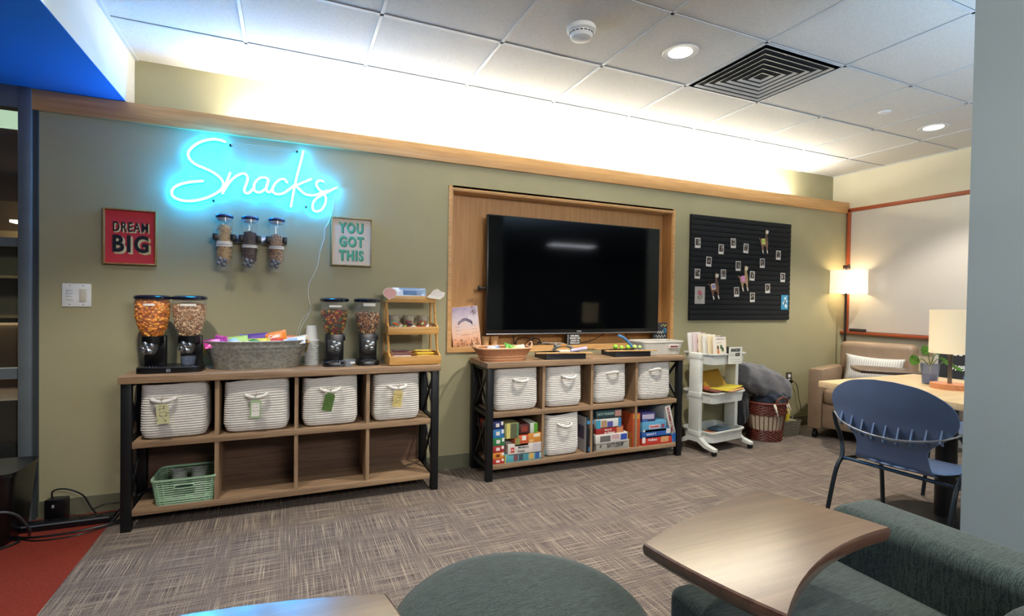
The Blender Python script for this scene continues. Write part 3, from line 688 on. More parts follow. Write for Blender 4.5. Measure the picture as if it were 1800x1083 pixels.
# stack of upturned paper cups
pc = tag(MB().lathe([(.028, .088), (.0275, .090), (.001, .090)], 28, caps=False).lathe([(.0405, .0), (.043, .0025), (.0405, .005), (.0375, .005), (.028, .090)], 28, caps=False).build('paper_cup', M('#dfe0dc', .6), loc=(.122, -.105, .779)),
         'white upturned paper cup nested in the tall stack', 'paper cup', 'upturned paper cups in the stack')
for k in range(1, 14): dup(pc, (.122+.0006*math.sin(k*2.1), -.105, .779+k*.0112))
# clear measuring cup
t = thing('glass_cup', 'small clear glass cup with a handle in front of the candy dispensers', 'cup', (.325, -.262, .779))
MB().lathe([(.001, .002), (.022, .0), (.034, .018), (.040, .042), (.039, .042), (.031, .018), (.020, .004)], 30, caps=False).build('cup_bowl', clear('#f2f8ff', .08), t)
MB().tube(catmull([(-.032, -.008, .034), (-.050, -.012, .034), (-.056, -.013, .022), (-.046, -.011, .010), (-.030, -.007, .014)], 5), .003, 8).build('handle', clear('#f2f8ff', .10), t)
MB().cbox((.018, -.030, .026), (.030, .002, .012), rot=.5).build('paper_label', CARD, t)

# bamboo three tier stand
t = thing('bamboo_stand', 'three-tier bamboo snack stand at the right end of the snack shelf', 'display stand', (.715, 0, .779))
w = .160
for s_ in (-1, 1):
    x = s_*(w-.006); q = MB()
    q.cbox((x, -.06, .225), (.010, .022, .45)); q.tube([(x, -.262, .02), (x, -.135, .43)], .008, 4); q.box(x-.005, x+.005, -.28, -.05, 0, .018)
    q.build('side_post', BAMBOO, t)
def tray(y0, y1, z0, hf, name='tray', ww=w):
    q = MB().box(-ww, ww, y0, y0+.010, z0, z0+hf, bev=.001).box(-ww, ww, y1-.008, y1, z0, z0+hf*1.3, bev=.001).box(-ww+.002, ww-.002, y0+.01, y1-.008, z0, z0+.006)
    for s_ in (-1, 1):
        x = s_*(ww-.005); q.prism([(y0+.01, z0), (y1-.008, z0), (y1-.008, z0+hf*1.35), (y0+.05, z0+hf*1.35), (y0+.01, z0+hf)], x-.005, x+.005, axis='x')
    return q.build(name, BAMBOO, t)
tray(-.315, -.13, .004, .052); tray(-.255, -.07, .185, .048); tray(-.175, -.045, .385, .042)
def cardshape(name, label, c, pts, col, marks, seed, ang=0):
    q = MB().prism(pts, -.001, .001, 0, 'y'); q.prism([(a*.9, b_*.9) for a, b_ in pts], -.0016, -.0011, 1, 'y'); rnd = random.Random(seed)
    for j in range(marks): scribble(q, rnd, -.032, .03, .018-j*.014, -.002, .0006, 2)
    o = q.build(name, [M('#efe6cf', .6), M(col, .6), M('#9a6a7c', .6)], loc=c); o.rotation_euler = (0, ang, 0); return tag(o, label, 'card')
berry = [(.042*math.sin(a)*(1-.25*math.cos(a/1)) if 0 else .044*math.sin(a), .034*math.cos(a)-(.010 if abs(math.sin(a)) < .3 and math.cos(a) < 0 else 0)) for a in [2*PI*k/20 for k in range(20)]]
cardshape('shaped_card', 'pink strawberry-shaped card on the top left of the bamboo stand', (.575, -.185, 1.222), berry, '#eab4b4', 0, 1, .1)
cardshape('shaped_card', 'white fruit-shaped card with handwriting on the top right of the bamboo stand', (.872, -.185, 1.222), [(-.062, -.026), (-.03, -.032), (.03, -.034), (.055, -.012), (.062, .012), (.03, .020), (.01, .034), (-.02, .022), (-.035, .0)], '#efe9e2', 3, 2, .05)
o = packet('snack_packet', 'crumpled white and blue packet on the top tier of the bamboo stand', (.715, -.11, 1.222), .22, .085, (0, 0), ['#dfe3e8', '#7f98b8', '#5d7ba4'], 31, -.5)
CUPL = (('#7fae9a', 'teal and cream oatmeal cup, left on the middle tier'), ('#8d4a50', 'dark red oatmeal cup, centre of the middle tier'), ('#b0614f', 'rust red oatmeal cup, right on the middle tier'))
for k, (c_, l) in enumerate(CUPL):
    cu = thing('oatmeal_cup', l, 'food cup', (.618+k*.094, -.105, .971+.0))
    MB().lathe([(.027, .003), (.036, .105)], 24).build('cup_body', M('#a09a8a', .5, 0, .3, 60), cu)
    q = MB(); arc = [-PI/2-.9+j*1.3/8 for j in range(9)]
    q.add([((.0290+.0088*(z-.02)/.1+.0006)*math.cos(a), (.0290+.0088*(z-.02)/.1+.0006)*math.sin(a), z) for z in (.02, .075) for a in arc], [(j, j+1, 10+j, 9+j) for j in range(8)]); q.build('wrap_label', M(c_, .5, 0, .2, 80), cu)
    MB().lathe([(.038, .105), (.039, .110), (.001, .111)], 24).build('lid', M('#c8c4b8', .3, .5), cu)
rnd = random.Random(12)
wl = [('#5a2430', 'dark red'), ('#d8602c', 'orange'), ('#dfe3d8', 'white'), ('#7fa85a', 'green'), ('#3a2438', 'dark plum'), ('#c8ccc0', 'silver'), ('#b04434', 'brick red'), ('#9ab070', 'sage green'), ('#e8e4dc', 'cream'), ('#8a6a4c', 'brown')]
for k, (c_, nm) in enumerate(wl):
    x = .583+k*.0285; q = MB().tube([(-.018, 0, 0), (-.011, 0, 0), (-.010, 0, 0), (.010, 0, 0), (.011, 0, 0), (.018, 0, 0)], [.007, .003, .008, .008, .003, .007], 8)
    o = q.build('wrapped_candy', M(c_, .35), loc=(x, -.205+.02*(k % 2), .779+.185+.034+.018*(k % 3 == 1)+.012)); o.rotation_euler = (0, rnd.uniform(-.8, .8), rnd.uniform(-1, 1)); tag(o, nm+' twist-wrapped candy in the middle tier tray', 'candy', 'wrapped candies on the middle tier')
for k in range(8):
    yel = k >= 4; c_ = ['#d8d4dc', '#7a4a50', '#c8c8d4', '#5a3038', '#e0b82c', '#e8c83c', '#d8a820', '#e6d05a'][k]
    q = MB().cbox((0, 0, 0), (.105, .024, .010), bev=.003); q.box(-.062, -.052, -.010, .010, -.001, .001); q.box(.052, .062, -.010, .010, -.001, .001)
    o = q.build('snack_bar', M(c_, .3), loc=((.64 if not yel else .785)+.004*(k % 2), -.275+.028*(k % 4), .779+.052+.008*(k % 2)+.006*(k % 4))); o.rotation_euler = (0, .02, .08*math.sin(k*3))
    tag(o, ('yellow' if yel else ['white', 'maroon', 'silver', 'dark red'][k])+' wrapped snack bar in the bottom tier, '+(['front', 'second', 'third', 'rear'][k % 4])+' of the '+('right' if yel else 'left')+' group', 'snack bar', 'snack bars in the bottom tier')

# ------------------------------------------------------------ television
t = thing('television', 'large black flat television mounted in the wooden wall niche', 'television', (2.065, 0, 1.372))
hw, hh = .772, .432
MB().box(-hw, hw, -.006, .03, -hh, hh, bev=.004).build('casing', M('#0b0b0d', .35), t)
MB().box(-hw+.008, hw-.008, -.0085, -.006, -hh+.032, hh-.008).build('screen', M('#040507', .06, 0, .0, 5, spec=.32), t)
MB().box(-hw, hw, -.011, -.004, -hh-.004, -hh+.004, bev=.001).build('lower_trim', M('#a0a0a4', .3, .8), t)
MB().box(-.02, .02, -.0095, -.008, -hh+.012, -hh+.020).build('maker_mark', M('#8a8c92', .4), t)
MB().box(-.25, .25, .03, .108, -.2, .2).build('wall_bracket', BLACKM, t)
MB().cyl((-hw-.05, .02, -.10), (-hw+.02, .02, -.10), .010, seg=10).cyl((-hw-.055, .02, -.10), (-hw-.045, .02, -.10), .018, seg=12).build('side_knob', BLACKM, t)
def cable(name, pts, r, label, y=None, col='#111114', n=5):
    P = [U(a, b_, y=y) if y is not None else Vector((a, b_, r_)) for a, b_, *r_ in pts] if y is not None else [Vector(p) for p in pts]
    return tag(MB().tube(catmull(P, n), r, 8).build(name, M(col, .45)), label, 'cable')
loop = [(903,590),(903,600),(907,607),(918,610),(930,606),(935,600),(929,595),(915,594),(907,600),(908,610)]
cable('cable', loop, .005, 'thick black cable coil hanging below the television', .06)
cable('cable', [(938,590),(935,598),(940,606),(947,604),(949,598),(940,595),(930,600),(925,609)], .005, 'second black cable loop crossing the coil below the television', .05)
cable('cable', [(945,602),(958,604),(975,607),(996,607)], .006, 'black cable lying along the niche ledge behind the sign block', .06)
cable('cable', [(952,603),(975,603),(1000,604)], .003, 'thin white cable on the niche ledge', .045, '#c8c8c4')
cable('cable', [(1062,587),(1045,596),(1030,601),(1015,603)], .003, 'thin black cable sagging under the middle of the television', .06)
cable('cable', [(1098,586),(1104,594),(1112,600),(1122,606)], .003, 'thin black cable hanging near the white basket', .06)

# poster leaning in the niche
def leaning(name, label, cat, p, w, h, th, rx, ry, mat, rz=0):
    o = MB().box(-w/2, w/2, -th, 0, 0, h).build(name, mat, loc=p); o.rotation_euler = (rx, ry, rz); return tag(o, label, cat)
PM, nt, b = nodes('watercolour_sheet'); v = texco(nt)
sp = nt.nodes.new('ShaderNodeSeparateXYZ'); nt.links.new(v, sp.inputs[0])
ad = nt.nodes.new('ShaderNodeMath'); ad.operation = 'MULTIPLY_ADD'; ad.inputs[1].default_value = .12; nt.links.new(noise(nt, v, 16, 4), ad.inputs[0]); nt.links.new(sp.outputs[2], ad.inputs[2])
nt.links.new(ramp(nt, ad.outputs[0], [(.03, '#7a5a3c'), (.09, '#d99a70'), (.16, '#e4bfa8'), (.26, '#cfc4cc'), (.34, '#a99ab8')]), b.inputs['Base Color']); b.inputs['Roughness'].default_value = .6
o = leaning('poster', 'purple and orange watercolour poster leaning in the niche corner', 'poster', (1.165, .030, .852), .205, .285, .004, -.10, -.09, PM)
q = MB().box(-.1045, .1045, -.0046, -.001, -.002, .287); q.build('sheet_edge', M('#e2cdb8', .6), o).location = (0, .0012, 0)
rnd = random.Random(4); q = MB()
for j in range(9): q.tube([(-.055+.110*i/10, -.0052, .175+.03*math.sin(PI*i/10)+.004*math.sin(i*2.3+j)-.0025*j) for i in range(11)], .0008, 4)
for z in (.145, .12, .095): scribble(q, rnd, -.075, -.04, z, -.0052, .0007); scribble(q, rnd, .045, .078, z, -.0052, .0007)
scribble(q, rnd, -.035, .035, .085, -.0052, .0007); q.build('lettering', M('#5a5480', .6), o)
q = MB()
for k in range(60): a, r = rnd.random()*6.3, rnd.random(); q.cbox((.062+.035*r*math.cos(a), -.0052, .25+.032*r*math.sin(a)), (.005, .0006, .003), rot=Matrix.Rotation(a, 4, 'Y'))
for k in range(70): q.cbox((-.095+.19*rnd.random(), -.0052, .010+.05*rnd.random()**2), (.0022, .0006, .012), rot=Matrix.Rotation((rnd.random()-.5)*.8, 4, 'Y'))
q.build('plant_pattern', M('#5f4630', .6), o)
o = thing('block_sign', 'small black block sign with white capital lettering on the ledge', 'sign', (2.02, .02, .851))
MB().box(-.058, .058, -.03, 0, 0, .080, bev=.001).build('block', M('#1c1e22', .5), o)
for k, s_ in enumerate(('ONE SMALL', 'THOUGHT CAN', 'CHANGE THE', 'WHOLE DAY')): text('lettering', s_, .0185, M('#e6e6e2', .5), o, (.008, -.0306, .068-k*.0185), bold=.0004, sx=.8 if k in (0, 3) else .68)
q = MB()
for k in range(6): q.box(-.056, -.050, -.0306, -.0300, .006+k*.013, .012+k*.013)
q.build('side_pattern', M('#d8d8d4', .5), o)
o = thing('lettered_plaque', 'dark plaque with a blue flower and white script at the niche right', 'sign', (2.885, .03, .851), 0)
MB().box(-.085, .062, -.02, 0, 0, .165, bev=.001).build('board', M('#33363d', .5), o)
q = MB()
for z, x0, x1 in ((.085, -.055, .02), (.050, -.062, .045)): q.tube(catmull([(x0+(x1-x0)*i/12, -.0215, z+.012*math.sin(i*1.9)) for i in range(13)], 3), .0016, 5)
q.build('script_lettering', M('#e4e2da', .5), o)
q = MB()
for k in range(8): a = k*PI/4; q.ball((.038+.015*math.cos(a), -.021, .100+.015*math.sin(a)), .009, 8, sc=(1, .2, .5) if k % 4 == 0 else (.6, .2, .9))
q.tube([(.038, -.021, .09), (.034, -.021, .06)], .0015, 4)
q.build('blue_flower', M('#3c88ac', .5), o)
q = MB()
for a, z in ((.0, .140), (.02, .148), (.035, .138), (.048, .146)): q.ball((a, -.021, z), .007, 8, sc=(1, .2, 1))
q.build('yellow_bud', M('#c8b860', .5), o)

# ------------------------------------------------------------ on the games shelf
ZT = .779
WICK = M('#bd7c50', .6, 0, .2, 120, .4, 300); WICKL = M('#d8a880', .6, 0, .15, 120)
t = thing('wicker_tray_basket', 'orange-brown woven basket with twin handles at the left of the games shelf', 'basket', (1.335, -.215, ZT), .02)
q = MB(); NB = 60
for row in range(9):
    z = .006+row*.009; ex = .150+.045*(row/8)**1.2; ey = .085+.03*(row/8)
    rg = []
    for dz, off in ((-.0045, 0), (0, .0035), (.0045, 0), (0, -.003)):
        rg.append([(a*(1+off*6*(1 if (k+row) % 2 else -.6)/1), b_*(1+off*8*(1 if (k+row) % 2 else -.6)), z+dz) for k, (a, b_, c) in enumerate(sell(ex, ey, 0, NB, 3.2))])
    rg.append(rg[0]); q.loft(rg, 0 if row > 4 else (1 if row % 2 else 0), False, False)
q.loft([sell(.148, .083, 0, NB, 3.2), sell(.150, .085, .004, NB, 3.2)]); q.tube(sell(.200, .118, .086, NB, 3.2), .006, 8, closed=True, mi=1)
q.build('woven_body', [WICK, WICKL], t, sharp=1.2)
for s_ in (-1, 1): MB().tube(catmull([(s_*.198, -.035, .085), (s_*.212, -.028, .108), (s_*.215, 0, .122), (s_*.212, .028, .108), (s_*.198, .035, .085)], 5), .0055, 8).build('handle', WICKL, t)
packet('snack_packet', 'white and blue packet in the left of the wicker basket', (1.265, -.235, ZT+.082), .085, .06, (0, -.1), ['#dfe2e6', '#7d9cc8'], 21, -1.0, 'NAT')
packet('snack_packet', 'pale pink packet lying low in the wicker basket', (1.335, -.25, ZT+.068), .07, .05, (.1, .1), ['#e0b8b0', '#e8dcd4'], 22, -1.1)
packet('snack_packet', 'bright green packet in the middle of the wicker basket', (1.385, -.22, ZT+.086), .075, .06, (.2, .3), ['#4e9a34', '#7cc45a'], 23, -.7)
packet('snack_packet', 'pale yellow packet at the right of the wicker basket', (1.455, -.23, ZT+.080), .08, .06, (-.2, -.2), ['#cdd6a0', '#e4e0c0'], 24, -.9)
for k, (x, l) in enumerate(((1.31, 'small kraft cardboard cup on the left behind the wicker basket'), (1.378, 'small kraft cardboard cup on the right behind the wicker basket'))):
    tag(MB().lathe([(.024, 0), (.033, .07), (.036, .070), (.036, .074), (.030, .074), (.022, .004)], 20, caps=False).lathe([(.001, .0), (.024, .0)], 20, caps=False).build('kraft_cup', M('#c8a070', .7), loc=(x, .055, .850)), l, 'cup')
def blacktray(label, x, y, rz):
    t = thing('activity_tray', label, 'tray', (x, y, ZT), rz)
    MB().box(-.155, .155, -.10, .10, 0, .006).box(-.155, .155, -.10, -.094, .006, .042).box(-.155, .155, .094, .10, .006, .042).box(-.155, -.149, -.094, .094, .006, .042).box(.149, .155, -.094, .094, .006, .042).build('black_tray', M('#22242a', .5), t)
    MB().cbox((-.02, -.102, .046), (.42, .035, .008), bev=.002, rot=-.12).cbox((-.02, .085, .046), (.42, .035, .008), bev=.002, rot=.1).build('wooden_strip', M('#c39a64', .5, 0, .12, 30), t)
    return t
blacktray('black tray with wooden strips and a small figure, left of the two', 1.785, -.215, -.05)
blacktray('black tray with wooden strips, lime balls and a blue tube, right of the two', 2.365, -.205, -.05)
t = thing('wooden_figure', 'small jointed wooden and grey figure lying on the left black tray', 'toy', (1.83, -.21, ZT+.052))
q = MB().tube(catmull([(-.09, .02, .002), (-.06, 0, .030), (0, 0, .034), (.05, 0, .020), (.06, -.02, .0)], 4), .011, 8).ball((-.075, .01, .036), .016, 10); q.build('figure_body', M('#6c6f66', .4), t)
MB().cyl((-.045, 0, .034), (.005, 0, .036), .0125, seg=10).build('wood_joint', M('#a8743c', .5), t)
o = MB().cyl((0, 0, 0), (.14, .01, .015), .013, seg=12).build('craft_tube', M('#c0b4cc', .5), loc=(1.85, -.25, ZT+.052)); tag(o, 'lilac paper tube lying on the left black tray', 'craft tube')
o = MB().box(-.045, .045, -.03, .03, 0, .018, bev=.006).build('cloth_pad', M('#cdc6b4', .8), loc=(1.79, -.255, ZT+.042)); tag(o, 'cream folded cloth pad on the left black tray', 'cloth')
for k, (dx, dy, r, c_) in enumerate(((-.105, -.01, .019, '#8cc43c'), (-.075, -.045, .016, '#a4d048'), (-.02, -.05, .018, '#9ccc40'), (.05, -.04, .017, '#c4d468'), (.085, -.055, .015, '#b8cc88'))):
    o = MB().ball((0, 0, 0), r, 14).build('craft_ball', M(c_, .6), loc=(2.365+dx, -.21+dy, ZT+.05+r)); tag(o, 'lime green ball on the right black tray', 'ball', 'lime green balls on the tray')
o = MB().tube(catmull([(-.07, 0, .10), (-.03, -.005, .085), (.01, -.01, .055), (.05, -.02, .008)], 5), .010, 10).build('bent_tube', M('#4f84bc', .4), loc=(2.355, -.215, ZT+.055)); tag(o, 'bent blue tube propped on the right black tray', 'tube')
# white woven basket on top right
t = thing('woven_plastic_basket', 'white woven plastic basket on the right end of the games shelf', 'basket', (2.685, -.165, ZT), 0)
q = MB()
for row in range(9):
    z = .008+row*.0105; ex = .170+.024*(row/8); ey = .095+.014*(row/8); rg = []
    for dz, off in ((-.005, 0), (0, .002), (.005, 0), (0, -.002)):
        rg.append([(a*(1+off*6*(1 if (k//1+row) % 2 else -.8)), b_*(1+off*9*(1 if (k+row) % 2 else -.8)), z+dz) for k, (a, b_, c) in enumerate(sell(ex, ey, 0, 72, 8))])
    rg.append(rg[0]); q.loft(rg, 0, False, False)
q.loft([sell(.168, .093, 0, 72, 8), sell(.170, .095, .004, 72, 8)]); q.loft([sell(.165, .09, .01, 72, 8), sell(.188, .104, .095, 72, 8)], 0, False, False)
q.build('woven_body', M('#cfcac0', .55), t, sharp=1.2)
MB().loft([sell(a, b_, z, 72, 8) for a, b_, z in ((.190, .106, .098), (.200, .115, .098), (.200, .115, .107), (.190, .106, .107), (.190, .106, .098))], 0, False, False).build('rim', M('#dedad0', .5), t)
q = MB().cbox((.085, -.113, .066), (.095, .006, .026), mi=0, bev=.003); q.cbox((.085, -.1165, .066), (.075, .002, .012), mi=1); q.build('handle_slot', [M('#dedad0', .5), M('#7a2c44', .6)], t)

# ------------------------------------------------------------ board games (front faces at y = -.335)
def game(name, label, r, col, y=-.335, dep=.24, faces=(), txt=(), group=None, rz=0, cat='board game', back=None):
    """r: photo rectangle of the front face x0,y0,x1,y1; parts: box, printed panels, lettering"""
    a = U(r[0], (r[1]+r[3])/2, y=y); b_ = U(r[2], (r[1]+r[3])/2, y=y); cxp = (r[0]+r[2])/2
    zt, zb = U(cxp, r[1], y=y).z, U(cxp, r[3], y=y).z
    if zb < .125: zb = .106
    w, h = b_.x-a.x, zt-zb
    t = thing(name, label, cat, ((a.x+b_.x)/2, y, zb), rz, group)
    MB().box(-w/2, w/2, 0, dep, 0, h-.0008, bev=.0012).build('box', M(col, .45, 0, .04), t)
    for f in faces:
        x0, z0, x1, z1, c_ = f; MB().box(-w/2+x0*w, -w/2+x1*w, -.0007, .0005, z0*h, z1*h).build('printed_panel', M(c_, .45, 0, .35 if len(c_) > 7 else .12, 90), t)
    for s_ in txt:
        st_, cx, cz, size, c_, sx = s_[:6]; rot = s_[6] if len(s_) > 6 else 0
        text('lettering', st_, size*h if not rot else size*w, M(c_, .5), t, (-w/2+cx*w, -.0011, cz*h), rot=(PI/2, rot, 0) if rot else (PI/2, 0, 0), bold=.0004, sx=sx)
    return t
# left stack of small card games
stack = (((866,807,886,822), '#b8302a', 'red small game box at the bottom of the left stack'), ((866,796,886,807), '#d88a34', 'orange small game box, second from the bottom of the left stack'), ((866,784,886,796), '#a82c34', 'dark red small game box in the lower half of the left stack'),
         ((866,770,887,784), '#2a7a48', 'green small game box above the dark red one in the left stack'), ((866,755,886,770), '#2f7cba', 'blue small game box below the navy one in the left stack'), ((866,741,885,755), '#1f2c60', 'navy blue small game box on top of the left stack'))
for k, (r, c_, l) in enumerate(stack):
    game('card_game', l, r, c_, dep=.10, faces=[(.3, .3, .62, .75, '#e0d8d0' if k != 1 else '#7a2c1c'), (.78, .5, .98, .95, '#e8e2dc')])
game('card_game', 'red and white game box seen through the steel end brace', (846,738,857,752), '#c0504a', y=-.14, dep=.08, faces=[(.2, .2, .8, .8, '#e4dcd8')])
game('board_game', 'olive patterned upright box with a pale yellow stripe', (887,744,912,771), '#8b8a5c', dep=.18, faces=[(.14, .02, .40, .98, '#d0c872'), (.42, .05, .85, .95, '#5d6046#'[:7]), (.88, .03, .98, .97, '#4f8a68')])
game('board_game', 'dark maroon box standing between the patterned box and the green one', (913,746,931,762), '#4e2a2a', dep=.16, faces=[(.2, .2, .8, .8, '#8a3a2e')])
game('board_game', 'white and green box at the right of the puzzle pile', (932,744,945,761), '#c8cfc0', dep=.16, faces=[(.5, 0, 1, 1, '#5a9a34')])
game('board_game', 'orange-red cube-like game box with a white round badge', (905,765,929,784), '#c85a34', dep=.16, faces=[(.04, .15, .38, .75, '#8a8a50'), (.52, .5, .82, .92, '#e8e0d8')])
game('board_game', 'amber orange box with a barcode under the green box', (929,761,951,778), '#d08a3a', dep=.16, faces=[(.4, .6, .9, .92, '#e4d8c0'), (.05, .1, .4, .35, '#ddb070')])
game('puzzle_box', 'white puzzle box with a small red logo square', (893,779,953,798), '#d8d0c8', dep=.24, faces=[(.08, .25, .18, .70, '#b8342c'), (.72, .15, .97, .9, '#c4bcc0')], txt=[('LEGO', .13, .48, .16, '#f0e8e0', .6), ('Minifigure', .44, .66, .30, '#5c585c', .9), ('Puzzle', .38, .30, .30, '#5c585c', .9)])
game('board_game', 'teal board game box with small pictures at the bottom of the pile', (887,796,957,816), '#5aa8b4', dep=.25, faces=[(0, 0, .03, 1, '#c0a84c'), (.22, .12, .33, .85, '#7a4a50'), (.35, .12, .46, .85, '#3c4c58'), (.48, .12, .58, .85, '#4a8a98'), (.60, .12, .73, .9, '#c8a860'), (.76, .1, .86, .9, '#3c5a9a'), (.88, .25, .97, .85, '#b8d0dc')])
t = game('board_game', 'tall black and white game box standing beside the lone basket', (1031,733,1044,798), '#17191f', dep=.20, faces=[(.05, .80, .95, .90, '#3a8abc'), (.3, .04, .8, .16, '#3a90c8'), (.3, .68, .7, .78, '#8a4a3c')], txt=[], rz=0)
q = MB()
for k in range(14): q.cbox((.002, -.0012, .035+k*.0115), (.010, .0008, .0085-.002*(k % 3)))
q.build('lettering', M('#d8dce0', .5), t)
bx = [c for c in t.children if c.name.startswith('box')][0]; wv = bx.dimensions
x_l = min(v.co.x for v in bx.data.vertices); hgt = max(v.co.z for v in bx.data.vertices)
MB().box(x_l-.0012, x_l-.0002, .006, .196, .004, hgt-.004).build('printed_side', M('#c4c2c4', .5), t)
MB().box(x_l-.0020, x_l-.0010, .03, .15, .09, hgt-.07).build('printed_panel', M('#6a6078', .5, 0, .4, 60), t)
game('board_game', 'dark teal board game box on top of the middle pile', (1048,721,1093,734), '#2e4648', dep=.24, faces=[(.73, .1, .97, .92, '#b08078')], txt=[('DAY AT THE MUSEUM', .37, .5, .42, '#9ab4b0', .62)])
game('board_game', 'white and light blue picture box below the dark teal one', (1048,736,1092,752), '#d2d4d0', dep=.24, faces=[(0, 0, .17, .9, '#3c94b4'), (.2, .1, .42, .85, '#b08c6c'), (.44, .1, .66, .7, '#54549c'), (.88, 0, 1, 1, '#3c7cac')])
game('board_game', 'red board game box with white script in the middle pile', (1048,750,1096,765), '#9a2c2a', dep=.25, faces=[(.74, .12, .97, .88, '#c8855c')], txt=[('Game of', .42, .66, .30, '#e8dcd4', .9), ('the Weekend', .48, .32, .30, '#e8dcd4', .85)])
game('board_game', 'white game box with a blue patch resting on the grey one', (1047,762,1103,778), '#d6d2cc', dep=.25, faces=[(.14, .15, .46, .8, '#6a6664'), (.5, .35, .74, .85, '#c8a4a8'), (.78, .2, .98, .85, '#3450a8')], y=-.340)
game('board_game', 'grey game box with large black capitals at the bottom of the middle pile', (1048,775,1106,797), '#a8a69c', dep=.26, txt=[('BATTLESHIP', .57, .5, .62, '#17191c', .66), ('+', .13, .5, .8, '#17191c', .8)])
t = game('board_game', 'tall orange-red game box standing upright right of the grey box', (1111,727,1125,786), '#b4502c', dep=.24, faces=[(.1, .84, .9, .96, '#c89440'), (0, 0, .06, 1, '#8a3a20')])
q = MB()
for k in range(9): q.cbox((.002, -.0012, .03+k*.018), (.011-.003*(k % 2), .0008, .010))
q.build('lettering', M('#e8d8b8', .5), t)
bx = [c for c in t.children if c.name.startswith('box')][0]; x_l = min(v.co.x for v in bx.data.vertices); hgt = max(v.co.z for v in bx.data.vertices)
MB().box(x_l-.0012, x_l-.0002, .006, .236, .004, hgt*.42).build('printed_side', M('#b87a34', .5), t)
game('board_game', 'purple game box on top of the right pile', (1129,725,1152,741), '#38386c', dep=.22, faces=[(0, .25, .9, .8, '#b4b0cc'), (0, 0, .4, .3, '#3c6ab4')])
game('board_game', 'sky blue game box with a white swoosh in the right pile', (1129,740,1171,759), '#5c9cc0', dep=.25, faces=[(.28, .30, .74, .66, '#d8c0c8'), (.03, .05, .12, .25, '#d0dce4'), (.80, .3, .92, .65, '#984a5c')], txt=[('Rummikub', .51, .48, .30, '#b8302c', .8)])
game('board_game', 'deep blue game box with a white barcode in the right pile', (1129,754,1180,769), '#2a5ca8', dep=.25, faces=[(.82, .35, .97, .92, '#d4d8d8')], txt=[('connect 4', .3, .48, .42, '#dfe4ec', .8)])
game('board_game', 'red game box with yellow figures at the bottom of the right pile', (1129,766,1181,784), '#c83c30', dep=.25, faces=[(0, .3, .10, .95, '#e6dcd8'), (.62, .2, .88, .85, '#d8a070')], txt=[('Hedbanz', .34, .6, .42, '#e8e0e8', .85)])
# leaning tri-ominos box
pb, pt = U(1187, 783, y=-.335), U(1172, 712, y=-.335)
ln = (pt-pb).length; an = math.atan2(pt.x-pb.x, .30)
t = thing('board_game', 'white game box with red vertical lettering leaning against the right steel end', 'board game', (pb.x-.005, -.335, .108)); t.rotation_euler = (0, -abs(math.atan2(pb.x-pt.x, pt.z-pb.z)), 0)
MB().box(-.022, .026, 0, .24, 0, .296, bev=.001).build('box', M('#cfcdc8', .5), t)
text('lettering', 'TRI-OMINOS', .032, M('#8a2c2c', .5), t, (.002, -.0012, .185), rot=(PI/2, -PI/2, 0), bold=.0007, sx=1.12)
MB().box(-.020, .024, -.0008, .0002, .004, .07).build('printed_panel', M('#2c68b4', .5, 0, .5, 120), t)
MB().prism([(-.016, .075), (.018, .075), (.001, .105)], -.0012, -.0004, 0, 'y').prism([(-.009, .079), (.011, .079), (.001, .097)], -.0014, -.0012, 1, 'y').build('triangle_mark', [M('#1c2a4c', .5), M('#cfcdc8', .5)], t)
MB().box(.0262, .0268, .004, .236, .004, .29).build('printed_side', M('#263a68', .5), t)

# ------------------------------------------------------------ black felt pin board
BX0, BX1, BZ0, BZ1 = 3.160, 4.392, 1.040, 1.956
FELT = M('#212326', .9, 0, .1, 60, .2, 400, spec=.2)
t = thing('pin_board', 'large black grooved felt board with photos and llama cut-outs', 'pin board', ((BX0+BX1)/2, 0, BZ0))
q = MB(); hw = (BX1-BX0)/2; N = 20; hz = (BZ1-BZ0)/N
q.box(-hw, hw, -.014, -.001, 0, BZ1-BZ0, 1)
for k in range(N): q.box(-hw, hw, -.026, -.012, k*hz+.0015, (k+1)*hz-.0015, 0, bev=.003)
q.build('grooved_felt', [FELT, M('#0b0b0c', .9)], t)
def BP(x, y, yy=-.0275): return U(1200+x/4.924, 360+y/4.924, y=yy)
PH = [(130,330,'at the far left of the top row'),(333,385,'second from the left in the upper row'),(438,333,'third in the upper row, slightly raised'),(548,378,'fourth in the upper row, tilted left of the dark llama'),(828,437,'at the right of the upper row below the dark llama'),(226,492,'below the first upper-left photo'),(689,506,'under the feet of the upper brown llama'),(480,531,'just left of the tan llama head'),(352,602,'beside the head of the lower left llama'),(127,597,'at the left edge above the rose card'),(602,616,'just behind the tan llama neck'),(866,630,'near the right edge above the blue card'),(735,725,'in the lower right, alone'),(466,755,'left of the tan llama feet'),(603,802,'lowest of all, right of the tan llama feet')]
ph = None; rnd = random.Random(3)
for x, y, l in PH:
    p = BP(x, y); 
    ph = thing('instant_photo', 'instant photo '+l, 'photo', (p.x, p.y, p.z), 0, 'instant photos on the felt board')
    ph.rotation_euler = (0, rnd.uniform(-.06, .06), 0)
    MB().box(-.0305, .0305, -.001, 0, -.043, .043).build('white_border', M('#d6d4cf', .5), ph)
    q = MB().box(-.023, .023, -.0015, -.001, -.022, .036, 0)
    for k in range(6): q.ball((rnd.uniform(-.016, .016), -.0016, rnd.uniform(-.016, .03)), rnd.uniform(.004, .008), 7, 1+k % 2, (1, .12, 1.2))
    q.build('picture', [M('#24201f', .4), M('#7a5c50', .5), M('#b8b0a8', .5)], ph)
p = BP(148, 783); t = thing('art_card', 'grey art card with a pink rose at the lower left of the felt board', 'card', tuple(p))
MB().box(-.057, .057, -.001, 0, -.075, .075).build('card_sheet', M('#b4b0ae', .6), t)
q = MB()
